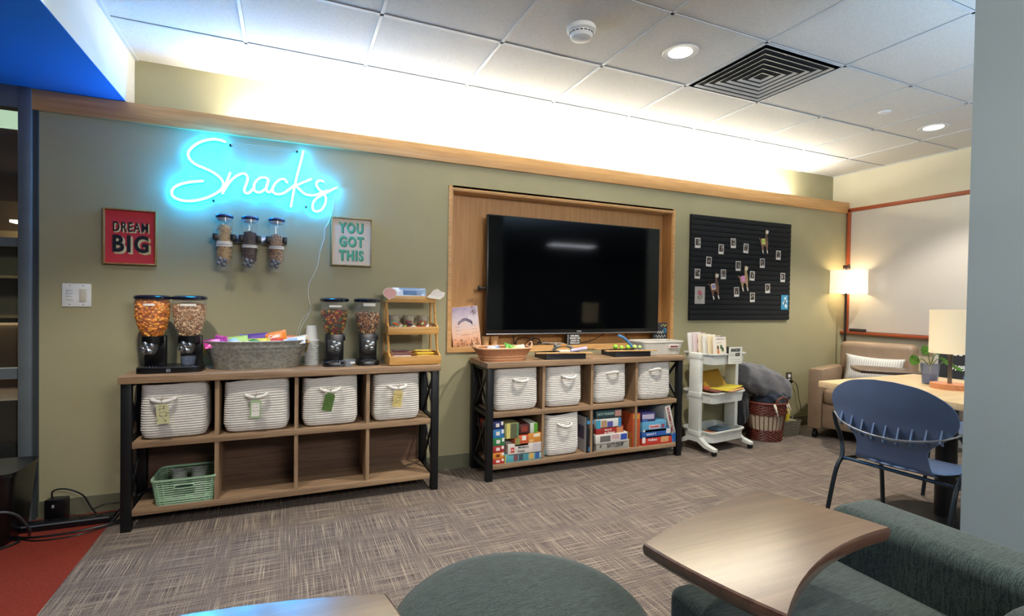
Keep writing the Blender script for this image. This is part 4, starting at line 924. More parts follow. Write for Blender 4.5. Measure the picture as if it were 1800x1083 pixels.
for k in range(9): a = k*.7; q.ball((.016*math.cos(a)*(k/9+.3), -.0015, .025+.016*math.sin(a)*(k/9+.3)), .013, 8, sc=(1, .1, .8))
q.build('rose_bloom', M('#c06a78', .5), t)
q = MB().tube([(.0, -.0015, .005), (-.004, -.0015, -.03), (.0, -.0015, -.05)], .0014, 4)
for sx, zz in ((-.018, -.012), (.018, -.008), (-.014, -.026), (.016, -.024)): q.ball((sx, -.0015, zz), .012, 8, sc=(1, .1, .35))
q.build('green_leaf', M('#4a6a44', .6), t)
p = BP(882, 845); t = thing('art_card', 'bright blue painted card with a white splash at the lower right of the board', 'card', tuple(p))
MB().box(-.047, .047, -.001, 0, -.070, .070).build('card_sheet', M('#3a90bc', .5, 0, .3, 40), t)
q = MB()
for k in range(14): q.ball((-.02+.04*rnd.random()+.012*math.sin(k), -.0014, -.045+.0068*k), .012, 7, sc=(.8, .08, 1))
q.build('white_splash', M('#cfe0e8', .5), t)
MB().prism([(-.012, -.02), (.006, .03), (.014, .02), (.002, -.025)], -.003, -.0024, 0, 'y').build('dark_wing', M('#27485c', .5), t)
def llama(x, y, label, cb, ch, cbl, cbi, s=1.0, rot=0):
    p = BP(x, y, -.030); t = thing('llama_cutout', label, 'paper cutout', tuple(p)); t.rotation_euler = (0, rot, 0)
    S = lambda P: [(a*s, b_*s) for a, b_ in P]
    bodyp = S([(-.052, .020), (-.035, .030), (.0, .026), (.022, .030), (.044, .026), (.050, .0), (.046, -.030), (.042, -.070), (.030, -.070), (.022, -.035), (.0, -.028), (-.010, -.040), (-.014, -.075), (-.026, -.075), (-.036, -.035), (-.046, -.01)])
    MB().prism(bodyp, -.002, .001, 0, 'y').build('body', M(cb, .7), t)
    MB().prism(S([(.008, .022), (.010, .060), (.008, .095), (.012, .118), (.024, .124), (.040, .118), (.048, .105), (.044, .085), (.036, .075), (.040, .05), (.046, .026), (.03, .014)]), -.0032, -.0018, 0, 'y').build('neck_and_head', M(ch, .7), t)
    MB().prism(S([(.032+.018*math.cos(k*PI/6), .098+.018*math.sin(k*PI/6)) for k in range(12)]), -.0045, -.0032, 0, 'y').prism(S([(.044, .112), (.062, .106), (.046, .104)]), -.0045, -.0032, 0, 'y').build('face', M('#d8d0c4', .6), t)
    MB().prism(S([(-.052, .018), (-.068, .034), (-.064, .042), (-.044, .028)]), -.001, .0005, 0, 'y').build('tail', M(cb, .7), t)
    for x0 in (-.020, .036): MB().prism(S([(x0-.008, -.068), (x0+.006, -.068), (x0+.012, -.096), (x0+.002, -.102)]), -.0026, -.0005, 0, 'y').build('leg', M('#dcd8d0', .6), t)
    bl = MB().prism(S([(-.040, .034), (.006, .038), (.012, -.012), (-.032, -.018)]), -.0045, -.002, 0, 'y').build('blanket', M(cbl, .7), t)
    MB().prism(S([(-.030, .024), (-.001, .028), (.002, -.002), (-.026, -.006)]), -.0052, -.0045, 0, 'y').build('blanket_patch', M(cbi, .7), bl)
llama(706, 328, 'dark-brown-necked llama cut-out with a yellow and lime blanket, top right', '#80604e', '#5b463c', '#d8cf7c', '#a8cc58', 1.0, -.02)
llama(530, 650, 'tan llama cut-out with a pink blanket in the middle of the board', '#a88c68', '#b09468', '#d890c8', '#d890c8', 1.03, -.08)
llama(275, 718, 'brown llama cut-out with a lilac and cream blanket, lower left', '#74523f', '#5c4a44', '#e0d0bc', '#8f8fd8', 1.05, -.10)

# ------------------------------------------------------------ wall outlet
oc = U(1386, 665, y=0); t = thing('wall_outlet', 'dark wall outlet with white sockets between hamper and armchair', 'outlet', (oc.x, 0, oc.z))
MB().box(-.038, .038, -.006, 0, -.06, .06, bev=.002).build('cover_plate', M('#4a4030', .4), t)
for z in (.024, -.022): MB().cyl((0, -.010, z), (0, -.005, z), .018, seg=16).build('socket', WHITEP, t)
MB().cyl((.004, -.035, -.026), (.004, -.010, -.026), .014, seg=12).build('plug', BLACKP, t)
cable('cable', [(1388,669),(1397,672),(1402,682),(1404,700),(1407,712),(1408,722)], .003, 'thin black cord hanging from the outlet into the woven basket', .0-.03)

# ------------------------------------------------------------ white three-tier cart
CW = M('#d8dad4', .4)
cart = thing('utility_cart', 'white plastic three-tier rolling cart beside the games shelf', 'cart', (3.225, -.25, 0), .13)
HL, HW_ = .215, .150
def cart_tray(z):
    q = MB(); o_ = [sell(HL*k, HW_*k2, zz, 36, 9) for k, k2, zz in ((.90, .88, z-.085), (.93, .92, z-.083), (.985, .97, z-.006), (1.03, 1.04, z-.006), (1.03, 1.04, z+.004), (.97, .95, z+.004), (.90, .88, z-.078))]
    q.loft(o_); return q.build('tray', CW, cart)
for z in (.785, .475, .165): cart_tray(z)
for s_ in (-1, 1):
    x = s_*(HL+.012); q = MB().box(x-.020, x+.020, -.052, .052, .09, .79, bev=.006)
    for z in (.785, .475, .165): q.box(x-.023, x+.023, -.056, .056, z-.045, z+.0, bev=.003)
    q.build('upright', CW, cart)
    q = MB(); pr_ = [(-.20, .035), (-.20, .055), (-.12, .075), (-.05, .12), (.05, .12), (.12, .075), (.20, .055), (.20, .035), (.11, .045), (.04, .08), (-.04, .08), (-.11, .045)]
    q.prism(pr_, x-.022, x+.022, 0, 'x'); q.build('foot', CW, cart)
    for y in (-.185, .185):
        q = MB().cyl((x-.010, y, .020), (x+.010, y, .020), .020, seg=16); q.box(x-.012, x+.012, y-.012, y+.012, .03, .045); q.build('caster', BLACKP, cart)
CM = Matrix.Translation((3.225, -.25, 0)) @ Matrix.Rotation(.13, 4, 'Z')
def oncart(o, p, r=(0, 0, 0)): o.location = CM @ Vector(p); o.rotation_euler = (r[0], r[1], r[2]+.13); return o
def book(label, p, w, h, th, col, r=(0, 0, 0), cat='book', extra=None):
    t = thing('activity_book' if cat == 'book' else 'folder', label, cat)
    MB().box(-w/2, w/2, -th, 0, 0, h, bev=.0008).build('cover', M(col, .5, 0, .04), t)
    MB().box(-w/2+.002, w/2-.003, -th+.0015, -.0015, h-.001, h+.0002).build('page_edge', M('#e6e2d6', .7), t)
    if extra: extra(t, w, h, th)
    oncart(t, p, r); return t
def ex1(t, w, h, th):
    q = MB()
    for k in range(7): a = 1.2+k*.33; q.ball((.012+.045*math.cos(a), -th-.0005, .16+.04*math.sin(a)), .006, 7, sc=(1, .1, 1.6))
    q.ball((.045, -th-.0005, .16), .022, 12, sc=(.7, .05, 1.5)); q.build('printed_motif', M('#7a3048', .5), t)
    MB().ball((-.02, -th-.0005, .075), .028, 4, sc=(1, .04, .9)).build('printed_eye', M('#b08a50', .5), t)
    MB().ball((-.02, -th-.0016, .075), .008, 8, sc=(1, .1, 1)).build('printed_pupil', M('#3a2a20', .5), t)
def ex2(t, w, h, th):
    q = MB(); r_ = random.Random(5)
    for z in (.205, .185): scribble(q, r_, -w*.36, w*.36, z, -th-.001, .0022)
    scribble(q, r_, -w*.3, w*.1, .155, -th-.001, .001); q.build('lettering', M('#8a84a0', .5), t)
    q = MB()
    for x, z, k in ((-.03, .115, 0), (-.028, .08, 1), (.012, .12, 2), (.03, .10, 2)): q.ball((x, -th-.001, z), .014, 8, k, (1, .05, 1.4))
    q.build('printed_motif', [M('#6a5438', .5), M('#c8703c', .5), M('#3c5a34', .5)], t)
for k in range(6):
    lab = ['white activity book at the back left of the cart top tray', 'pink-white activity book with a drawn eye on its cover', 'cream activity book third from the left', 'white activity book peeking above the cream ones', 'cream paper-covered activity book beside the front one', 'front activity book with outlined lettering and small pictures'][k]
    book(lab, (-.150+.027*k, .07-.026*k, .712), .155 if k != 1 else .15, .235-.006*k, .012, ['#d8d4d0', '#d8c4c4', '#dcd0b8', '#dcd8d0', '#dccba8', '#ddd3c4'][k], (-.10, .02*(k % 3-1), 0), extra={1: ex1, 5: ex2}.get(k))
for k in range(2):
    o = MB().box(-.095, .095, -.045, .045, 0, .045, bev=.008).build('black_case', M('#1c1e22', .6, 0, .1, 60, .3, 200))
    tag(oncart(o, (.085, .02-.01*k, .735+.048*k), (0, .03+.02*k, -.05*k)), ['lower', 'upper'][k]+' black zip case behind the markers sign', 'case')
tc_ = thing('paper_sign', 'white handwritten sign reading MARKERS/ BLEED clipped to the cart', 'sign')
MB().box(-.085, .085, -.0015, 0, -.062, .075).build('paper_sheet', M('#dcdcd0', .7), tc_)
HB = M('#15161a', .6)
text('lettering', 'MARKERS/', .036, HB, tc_, (-.002, -.002, .048), bold=.0012, sx=.72, shear=.15); text('lettering', 'BLEED', .034, HB, tc_, (.028, -.002, .012), bold=.0014, sx=.62, shear=.15)
q = MB(); r_ = random.Random(8)
for z in (.016, .006): scribble(q, r_, -.070, -.028, z, -.002, .0006)
scribble(q, r_, -.06, .05, -.028, -.002, .0007); scribble(q, r_, -.04, .07, -.045, -.002, .0007); q.build('small_handwriting', M('#4a4a4c', .6), tc_)
oncart(tc_, (.045, -.158, .765), (.03, .02, 0))
# folders on the middle tray
for k, (c_, dx, z, ry, l, rx) in enumerate((('#a8801f', -.02, .505, -.05, 'mustard file folder standing tilted at the back of the middle cart tray', 1.0), ('#b8553c', -.01, .500, .02, 'red-orange file folder below the mustard one', .35), ('#6b3a3a', -.03, .492, 0, 'dark maroon folder in the middle cart tray', .2), ('#c8b43c', .05, .500, -.03, 'yellow-green file folder over the cart front edge', .06), ('#d0a06c', .06, .490, .03, 'peach manila folder at the bottom of the folders', .08))):
    o = MB().box(-.155, .155, -.105, .105, -.0015, .0015).box(-.155, .155, -.105, .105, .0025, .0045).build('file_folder', M(c_, .6)); oncart(o, (dx, .01-.018*k, z+(.03 if k == 0 else 0)), (rx if k < 2 else rx*.3, ry, .08*k)); tag(o, l, 'folder')
o = MB().box(-.075, .075, -.05, .05, 0, .045, bev=.004).build('cardboard_box', M('#a8643c', .7)); tag(oncart(o, (-.09, 0, .087)), 'small brown cardboard box on the bottom cart tray', 'box')
o = MB().box(-.085, .085, -.055, .055, 0, .065, bev=.010).build('plastic_box', clear('#8fa8bc', .35)); tag(oncart(o, (.085, .01, .087), (0, -.04, .1)), 'smoky blue clear plastic box on the bottom cart tray', 'box')

# ------------------------------------------------------------ wicker hamper with blankets
WR = M('#6a2c20', .45, 0, .3, 90, .3, 200); WW = M('#c2b49c', .8, 0, .1, 50)
hx, hy = 3.86, -.215
t = thing('wicker_hamper', 'round red-brown wicker hamper with cream lining overflowing with blankets', 'hamper', (hx, hy, 0))
q = MB(); q.lathe([(.135, .08), (.158, .25)], 40, mi=1, caps=False)
def weave(r0, z0, r1, z1, rows, mi=0):
    for k in range(rows):
        u = k/(rows-1); z = z0+(z1-z0)*u; r = r0+(r1-r0)*u; q.tube([((r+.004*(1 if (j+k) % 2 else -1))*math.cos(2*PI*j/36), (r+.004*(1 if (j+k) % 2 else -1))*math.sin(2*PI*j/36), z) for j in range(36)], .0065, 5, mi, closed=True)
weave(.135, .008, .142, .095, 8); weave(.162, .235, .172, .325, 8)
for j in range(28):
    a = 2*PI*j/28; q.tube([(.145*math.cos(a), .145*math.sin(a), .09), (.165*math.cos(a), .165*math.sin(a), .24)], .0030, 5)
q.lathe([(.001, .004), (.135, .004)], 30, caps=False)
q.build('woven_body', [WR, WW], t, sharp=1)
MB().tube([(.176*math.cos(2*PI*j/36), .176*math.sin(2*PI*j/36), .332) for j in range(36)], .010, 8, closed=True).build('rim', WR, t)
MB().tube(catmull([(-.07, -.165, .33), (-.055, -.175, .37), (0, -.178, .392), (.055, -.175, .37), (.07, -.165, .33)], 6), .007, 8).build('handle', WR, t)
for x, l in ((-.075, .09), (-.09, .06), (.06, .075), (.085, .05)):
    MB().tube(catmull([(x, -.165, .335), (x-.012, -.188, .31), (x+.004, -.192, .33-l)], 5), .005, 6).build('tie_ribbon', M('#d8cfbc', .8), t)
def blob(name, label, c, sc, col, seed, cat='blanket', wr=.06, fold=7):
    rnd = random.Random(seed); q = MB(); n1, n2 = 40, 24; vs = []
    for j in range(n2+1):
        th = PI*j/n2
        for k in range(n1):
            a = 2*PI*k/n1; d = 1+wr*math.sin(fold*math.cos(a)*1.3+3*math.cos(th)*2+seed)+wr*.5*math.sin(5*a+4*th)+wr*.35*math.sin(13*th+3*a)
            ex = .75
            f = lambda v_: math.copysign(abs(v_)**ex, v_)
            vs.append((sc[0]*d*f(math.sin(th))*f(math.cos(a)), sc[1]*d*f(math.sin(th))*f(math.sin(a)), sc[2]*d*f(math.cos(th))))
    fs = [(j*n1+k, j*n1+(k+1) % n1, (j+1)*n1+(k+1) % n1, (j+1)*n1+k) for j in range(n2) for k in range(n1)]
    o = q.add(vs, fs).build(name, M(col, .95, 0, .12, 40, .5, 160, sheen=.3), loc=c, sharp=3); return tag(o, label, cat)
o = blob('blanket', 'large grey fleece blanket spilling over the hamper behind the cart', (3.86, -.19, .49), (.335, .135, .130), '#66666a', 2, wr=.045); o.rotation_euler = (0, .38, .05)
blob('blanket', 'small dark grey fold of blanket above the grey one beside the cart', (3.62, -.14, .63), (.10, .07, .04), '#50504e', 3)
blob('blanket', 'navy blue blanket stuffed in the top of the hamper', (3.90, -.235, .355), (.130, .12, .075), '#1c2434', 5)
blob('blanket', 'dark blanket hanging behind the hamper beside the cart', (3.60, -.16, .30), (.06, .09, .17), '#2a2b2e', 6)
t = thing('woven_basket', 'small dark grey woven basket between hamper and armchair', 'basket', (4.165, -.175, 0), -.1)
q = MB()
for row in range(11):
    z = .010+row*.0125; ex = .105+.025*(row/10); ey = .075+.015*(row/10); rg = []
    for dz, off in ((-.006, 0), (0, .004), (.006, 0), (0, -.003)):
        rg.append([(a*(1+off*7*(1 if (k//2+row) % 2 else -.6)), b_*(1+off*9*(1 if (k//2+row) % 2 else -.6)), z+dz) for k, (a, b_, c) in enumerate(sell(ex, ey, 0, 56, 6))])
    rg.append(rg[0]); q.loft(rg, 0, False, False)
q.loft([sell(.103, .073, 0, 40, 6), sell(.105, .075, .004, 40, 6)]); q.build('woven_body', M('#77705f', .7, 0, .3, 60), t, sharp=1)
o = MB().tube(catmull([(0, 0, 0), (.01, .0, .06), (.02, 0, .11), (.012, 0, .135)], 5), [.022, .02, .024, .02, .023, .019, .022, .019, .021, .018, .02, .019, .018, .02, .018, .012], 10).build('plush_toy', M('#d8bc2c', .7), loc=(4.125, -.225, .10)); tag(o, 'bright yellow soft toy sticking out of the small grey basket', 'toy')
o = MB().tube([(.04*math.cos(a), 0, .035*math.sin(a)) for a in [2*PI*k/20 for k in range(20)]], .003, 6, closed=True).build('wire_ring', M('#a8a49a', .4), loc=(4.18, -.215, .165)); tag(o, 'pale wire ring standing in the small grey basket', 'ring')
o = MB().box(-.09, .09, -.06, .06, 0, .02, bev=.006).build('felt_pad', M('#8a846c', .9), loc=(4.165, -.175, .115)); tag(o, 'olive-beige folded cloth in the small grey basket', 'cloth')

# ------------------------------------------------------------ whiteboard on the right wall
WBW = M('#b9b4ac', .22, 0, .01, 3, coat=.3); CHER = wood('#8a3c22', '#a9532f', 1, .4, name='cherry_trim')
t = thing('whiteboard', 'large whiteboard with a reddish wooden frame on the right wall', 'whiteboard', (W, -1.2, 1.54))
MB().box(-.012, -.001, -1.16, 1.16, -.61, .61).build('writing_surface', WBW, t)
q = MB().box(-.024, -.001, 1.15, 1.185, -.625, .62, bev=.002).box(-.024, -.001, -1.185, -1.15, -.625, .62, bev=.002).box(-.024, -.001, -1.185, 1.185, .60, .635, bev=.002); q.build('frame', CHER, t)
MB().box(-.075, -.001, -1.2, 1.2, -.640, -.615, bev=.003).build('marker_tray', CHER, t)
o = MB().box(-.025, .025, -.07, .07, 0, .030, bev=.003).build('board_eraser', M('#2c2826', .7), loc=(W-.045, -.16, .925)); tag(o, 'dark board eraser on the left of the whiteboard tray', 'eraser')

# ------------------------------------------------------------ floor lamp
def shade_mat(col, s):
    m, nt, b = nodes('lamp_shade'); b.inputs['Base Color'].default_value = lin(col); b.inputs['Roughness'].default_value = .9
    b.inputs['Emission Color'].default_value = lin((1, .83, .58)); b.inputs['Emission Strength'].default_value = s; return m
t = thing('floor_lamp', 'floor lamp with a white drum shade in the corner behind the armchair', 'floor lamp', (5.05, -.135, 0))
MB().cyl((0, 0, 0), (0, 0, .02), .11, seg=32).build('base', M('#2a1c18', .4, .3), t)
MB().cyl((0, 0, .02), (0, 0, 1.585), .010, seg=12).build('pole', M('#2a1c18', .4, .3), t)
MB().box(-.03, .03, -.02, .02, 1.55, 1.585, bev=.004).ball((.035, 0, 1.59), .010, 8).build('socket_bracket', M('#4a3a34', .35, .6), t)
q = MB().lathe([(.160, 1.305), (.158, 1.535)], 48, (.035, 0, 0), caps=False); q.build('lamp_shade', shade_mat('#e8e0d0', .45), t)
MB().ball((.035, 0, 1.42), .03, 12).build('light_bulb', emis('#ffdfa8', 8), t)

# ------------------------------------------------------------ chairs of the lounge
def loft_box(q, x0, x1, y0, y1, z0, z1, bev, mi=0, seg=3): q.box(x0, x1, y0, y1, z0, z1, mi, bev, seg)
LEA = M('#937b63', .42, 0, .08, 14, .2, 120); 
ar = thing('armchair', 'beige leather armchair in the far right corner under the floor lamp', 'armchair', (4.70, -.58, 0), -PI/2+math.radians(16))
# local: front = -y
MB().box(-.37, .37, -.31, .33, .10, .32, bev=.02).build('seat_base', LEA, ar)
MB().box(-.25, .25, -.34, .21, .315, .45, bev=.035, seg=3).build('seat_cushion', LEA, ar)
MB().box(-.29, .29, .17, .34, .30, .85, bev=.05, seg=4).build('backrest', LEA, ar)
for s_ in (-1, 1):
    MB().box(min(s_*.255, s_*.37), max(s_*.255, s_*.37), -.34, .34, .085, .62, bev=.018).build('armrest', LEA, ar)
for x in (-.32, .32):
    for y in (-.29, .29): MB().cyl((x-.015, y, .032), (x+.015, y, .032), .032, seg=16).box(x-.012, x+.012, y-.012, y+.012, .05, .09).build('caster', BLACKP, ar)
AM = Matrix.Translation((4.70, -.58, 0)) @ Matrix.Rotation(-PI/2+math.radians(16), 4, 'Z')
# striped cushion
STR, nt, b = nodes('striped_linen'); v = texco(nt)
wv = nt.nodes.new('ShaderNodeTexWave'); wv.inputs['Scale'].default_value = 18; wv.inputs['Distortion'].default_value = .6; nt.links.new(v, wv.inputs['Vector'])
nt.links.new(ramp(nt, wv.outputs['Fac'], [(.3, '#dcd8d0'), (.9, '#b9b8b4')]), b.inputs['Base Color']); b.inputs['Roughness'].default_value = .9
q = MB(); n = 16; vs = []; fs = []
for side in (-1, 1):
    for j in range(n+1):
        for i in range(n+1):
            u, v_ = i/n*2-1, j/n*2-1; r = (max(0, 1-u**4)*max(0, 1-v_**4))**.5
            cx = 1-.06*(1-abs(u)**1)*abs(v_)**2; cz = 1-.10*(1-u*u)*abs(v_)**3
            vs.append((u*.225*(1-.07*(1-v_*v_)*u*u), side*(.055*r+.004), v_*.135*(1-.12*(1-u*u))))
k = (n+1)**2
for j in range(n):
    for i in range(n): a = j*(n+1)+i; fs += [(a, a+1, a+n+2, a+n+1), (k+a, k+a+n+1, k+a+n+2, k+a+1)]
for i in range(n): fs += [(i, k+i, k+i+1, i+1), (n*(n+1)+i, n*(n+1)+i+1, k+n*(n+1)+i+1, k+n*(n+1)+i), (i*(n+1), (i+1)*(n+1), k+(i+1)*(n+1), k+i*(n+1)), (i*(n+1)+n, k+i*(n+1)+n, k+(i+1)*(n+1)+n, (i+1)*(n+1)+n)]
o = q.add(vs, fs).build('throw_pillow', STR, loc=AM @ Vector((-.0, .115, .60)), sharp=2); o.rotation_euler = (-.22, .03, -PI/2+math.radians(16)); tag(o, 'white striped throw pillow on the beige armchair', 'pillow')
REDT = wood('#3c231a', '#5a3f30', 0, .42, .8, coat=1, name='dark_cherry')
for n_ in REDT.node_tree.nodes:
    if n_.type == 'BSDF_PRINCIPLED': n_.inputs['Coat Roughness'].default_value = .16; n_.inputs['Coat IOR'].default_value = 1.9
def tablet(name, label, corners, z, th=.026, post=None, mat=None):
    """swing tablet with slightly bowed edges"""
    P = []; c = sum((Vector(p) for p in corners), Vector((0, 0)))/len(corners)
    for i in range(4):
        a, b_ = Vector(corners[i]), Vector(corners[(i+1) % 4]); nn = Vector((b_.y-a.y, a.x-b_.x)).normalized()
        if nn.dot((a+b_)/2-c) < 0: nn = -nn
        bow = (.02, .012, -.045, .012)[i] if name != 'x' else 0
        for k in range(12):
            u = k/12; P.append(a.lerp(b_, u)+nn*bow*4*u*(1-u))
    t = thing(name, label, 'tablet table', (c.x, c.y, 0))
    L = [(p.x-c.x, p.y-c.y) for p in P]; ins = lambda f, zz: [(a*f, b_*f, zz) for a, b_ in L]
    q = MB().loft([ins(.965, z-th), ins(.99, z-th*.75), ins(1, z-th*.35), ins(.995, z-.003), ins(.98, z)]); q.build('tablet_top', mat or REDT, t, sharp=.5)
    return t, c
t, c = tablet('swing_tablet', 'dark red wooden tablet arm reaching over the beige armchair', [(4.35, -.64), (4.10, -.88), (4.42, -1.22), (4.62, -.95)], .685)
t.children[0].name = 'tablet_top'
MB().cyl((.05, -.12, .05), (.05, -.12, .66), .016, seg=12).build('support_post', BLACKM, t); MB().cyl((.05, -.12, .0), (.05, -.12, .05), .09, .05, seg=20).build('post_foot', BLACKM, t)

# maple cafe table
LM = wood('#c2a478', '#d6bd92', 0, .35, .6, name='light_maple')
t = thing('cafe_table', 'square light maple table with a black central column', 'table', (3.335, -1.875, 0))
MB().box(-.47, .47, -.47, .47, .705, .74, bev=.003).build('tabletop', LM, t)
MB().cyl((0.0, 0.05, .03), (0, .05, .69), .048, seg=28).build('column', M('#141416', .4, .4), t)
MB().box(-.28, .28, -.23, .33, .69, .705).build('mounting_plate', BLACKM, t)
MB().lathe([(.26, 0), (.27, .012), (.12, .03), (.05, .035)], 36, (0, .05, 0)).build('base', BLACKM, t)

# blue shell chairs
BLUE = M('#5a6e90', .45, 0, .05, 8, .15, 500); RODM = M('#3a4044', .3, .8)
def blue_chair(label, loc, rz):
    t = thing('shell_chair', label, 'chair', loc, rz)   # front = +x
    prof = [(.43, .165, .02), (.45, .16, -.008), (.49, .150, -.020), (.54, .150, -.034), (.575, .175, -.046), (.61, .215, -.056), (.66, .252, -.068), (.71, .262, -.080), (.76, .245, -.090), (.80, .20, -.096), (.83, .135, -.100), (.845, .04, -.102)]
    pz = catmull([Vector((a, b_, c)) for a, b_, c in prof], 4); n = 14; F = []; Bk = []
    for p in pz:
        rowf, rowb = [], []
        for k in range(n+1):
            u = k/n*2-1; y = p.y*u; x = p.z+.62*y*y*min(1, (p.x-.42)/.25)
            rowf.append((x+.004, y, p.x)); rowb.append((x-.004, y, p.x))
        F.append(rowf); Bk.append(rowb)
    vs = [v_ for r in F for v_ in r]+[v_ for r in Bk for v_ in r]; R = len(F); K = R*(n+1); fs = []
    for j in range(R-1):
        for i in range(n): a = j*(n+1)+i; fs += [(a, a+1, a+n+2, a+n+1), (K+a, K+a+n+1, K+a+n+2, K+a+1)]
        for i in (0, n): a = j*(n+1)+i; fs.append((a, a+n+1, K+a+n+1, K+a))
    for j in (0, R-1):
        for i in range(n): a = j*(n+1)+i; fs.append((a, a+1, K+a+1, K+a))
    q = MB().add(vs, fs); bk = q.build('back_shell', BLUE, t, sharp=1)
    for k in range(9):
        u = -.88+1.76*k/8; y = .235*u; z = .635-.055*(1-u*u); x = -.058+.62*y*y
        q = MB().prism([(x-.004, z-.035), (x-.034, z-.018), (x-.006, z+.062)], y-.0035, y+.0035, 0, 'y'); q.build('fin', BLUE, bk)
    q = MB(); rg = []
    def seatring(k_, dz):
        out = []
        for (a, b_, c) in sell(.215*k_, .215*k_, 0, 40, 2.7, .19, 0):
            zz = .435+dz+.012*((b_/.215)**2)-.030*max(0, (a-.25)/.16)**2+.01*max(0, (.05-a)/.1); out.append((a, b_, zz))
        return out
    q.loft([seatring(.15, -.022), seatring(.6, -.018), seatring(.97, -.006), seatring(1, 0), seatring(.97, .006), seatring(.6, -.006), seatring(.15, -.010)]); q.build('seat_shell', BLUE, t, sharp=1)
    rod = catmull([(-.02, -.262, .645), (-.062, -.20, .612), (-.085, -.10, .588), (-.088, 0, .580), (-.085, .10, .588), (-.062, .20, .612), (-.02, .262, .645)], 5)
    MB().tube(rod, .0045, 8).build('back_rod', CHROME, t)
    for s_ in (-1, 1):
        MB().tube(catmull([(-.02, s_*.262, .645), (.015, s_*.272, .58), (.045, s_*.262, .50), (.02, s_*.240, .42), (-.03, s_*.245, .33), (-.12, s_*.25, .0)], 6), .0105, 10).build('rear_leg', RODM, t)
        MB().tube(catmull([(.03, s_*.235, .405), (.20, s_*.232, .395), (.33, s_*.225, .38), (.36, s_*.225, .30), (.40, s_*.23, .0)], 6), .0105, 10).build('front_leg', RODM, t)
    MB().tube([(.02, -.24, .41), (.02, .24, .41)], .009, 8).build('seat_rail', RODM, t)
    MB().tube([(.31, -.226, .385), (.31, .226, .385)], .009, 8).build('seat_rail', RODM, t)
    return t
blue_chair('blue plastic shell chair in front of the maple table, back towards the camera', (2.60, -1.965, 0), .06)
blue_chair('blue plastic shell chair on the far side of the maple table, partly behind the column', (4.05, -1.80, 0), PI-.05)

# table lamp, vase and plant on the table
t = thing('table_lamp', 'small table lamp with a cream drum shade and round wooden base', 'table lamp', (3.325, -1.835, .74))
MB().cyl((0, 0, 0), (0, 0, .028), .085, seg=40).build('base', wood('#a8663a', '#c8875a', 0, .4, 2, name='round_wood_base'), t)
MB().cyl((.03, -.0815, .014), (.03, -.0865, .014), .008, seg=12).build('socket_hole', BLACKP, t)
MB().cyl((0, .0, .028), (0, .0, .30), .010, seg=14).build('stem', M('#8a8078', .25, .9), t)
MB().lathe([(.094, .195), (.094, .432)], 48, caps=False).build('lamp_shade', shade_mat('#cfc0a0', .17), t)
MB().ball((0, 0, .33), .028, 12).build('light_bulb', emis('#ffd890', 9), t)
vx, vy = 3.405, -1.70
t = thing('glass_vase', 'textured blue-grey glass tumbler holding plant cuttings', 'vase', (vx, vy, .74))
GB = clear('#d4dcea', .10, .08)
q = MB(); rg = []
for z, r in ((0, .034), (.004, .036), (.05, .040), (.09, .043), (.118, .046), (.118, .043), (.05, .037), (.008, .032)):
    rg.append([(r*math.cos(a)*(1+.015*math.sin(9*a+z*80)), r*math.sin(a)*(1+.015*math.sin(9*a+z*80)), z) for a in [2*PI*k/36 for k in range(36)]])
q.loft(rg); q.build('vase_body', GB, t)
MB().cyl((0, 0, .008), (0, 0, .055), .033, .036, seg=24).build('water', clear('#a9b8dc', .12), t)
t = thing('plant_cutting', 'green round-leaved plant cuttings in the blue-grey glass', 'plant', (vx, vy, .75))
LF = M('#4f8a2c', .4, 0, .15, 30); ST = M('#5c7a3a', .5)
CRv = Vector((CR.x, CR.y, 0)).normalized()
def leaf(c, r, el, az, base):
    q = MB(); k0 = q.n(); ring = [(r*math.sin(a)*el*(1-.2*math.cos(a)), r*math.cos(a), .0) for a in [2*PI*k/18 for k in range(18)]]
    q.add([(0, 0, -.002)]+[(x, y, .0+.003*math.cos(3*i)) for i, (x, y, z) in enumerate(ring)], [(0, 1+k, 1+(k+1) % 18) for k in range(18)])
    q.add([(0, 0, -.0035)]+[(x, y, -.0015) for x, y, z in ring], [(0, 1+(k+1) % 18, 1+k) for k in range(18)])
    q.move(k0, Matrix.Translation(c) @ Matrix.Rotation(az[0], 4, 'Z') @ Matrix.Rotation(az[1], 4, 'X') @ Matrix.Rotation(az[2], 4, 'Z')); q.build('leaf', LF, t)
    MB().tube(catmull([base, tuple((Vector(base)+Vector(c))/2+Vector((0, 0, .025))), c], 6), .0024, 6).build('stem', ST, t)
def RV(a, z): v_ = CRv*a; return (v_.x, v_.y, z)
leaf(RV(-.092, .128), .030, 1.0, (-.4, 1.35, .3), RV(0, .09)); leaf(RV(-.030, .185), .030, .8, (-.4, 1.3, 2.6), RV(.0, .10))
leaf(RV(.045, .168), .012, .8, (-.3, 1.1, .2), RV(.0, .09)); leaf(RV(.085, .125), .034, .38, (-.4, 1.3, .8), RV(.01, .10)); leaf(RV(.155, .085), .034, .28, (-.4, 1.3, 1.1), RV(.06, .11))
for k in range(3): MB().tube(catmull([RV(-.015+.012*k, .0), RV(.0, .05), RV(.01*(k-1), .12)], 5), .002, 6).build('root', M('#c8c0a0', .6), t)

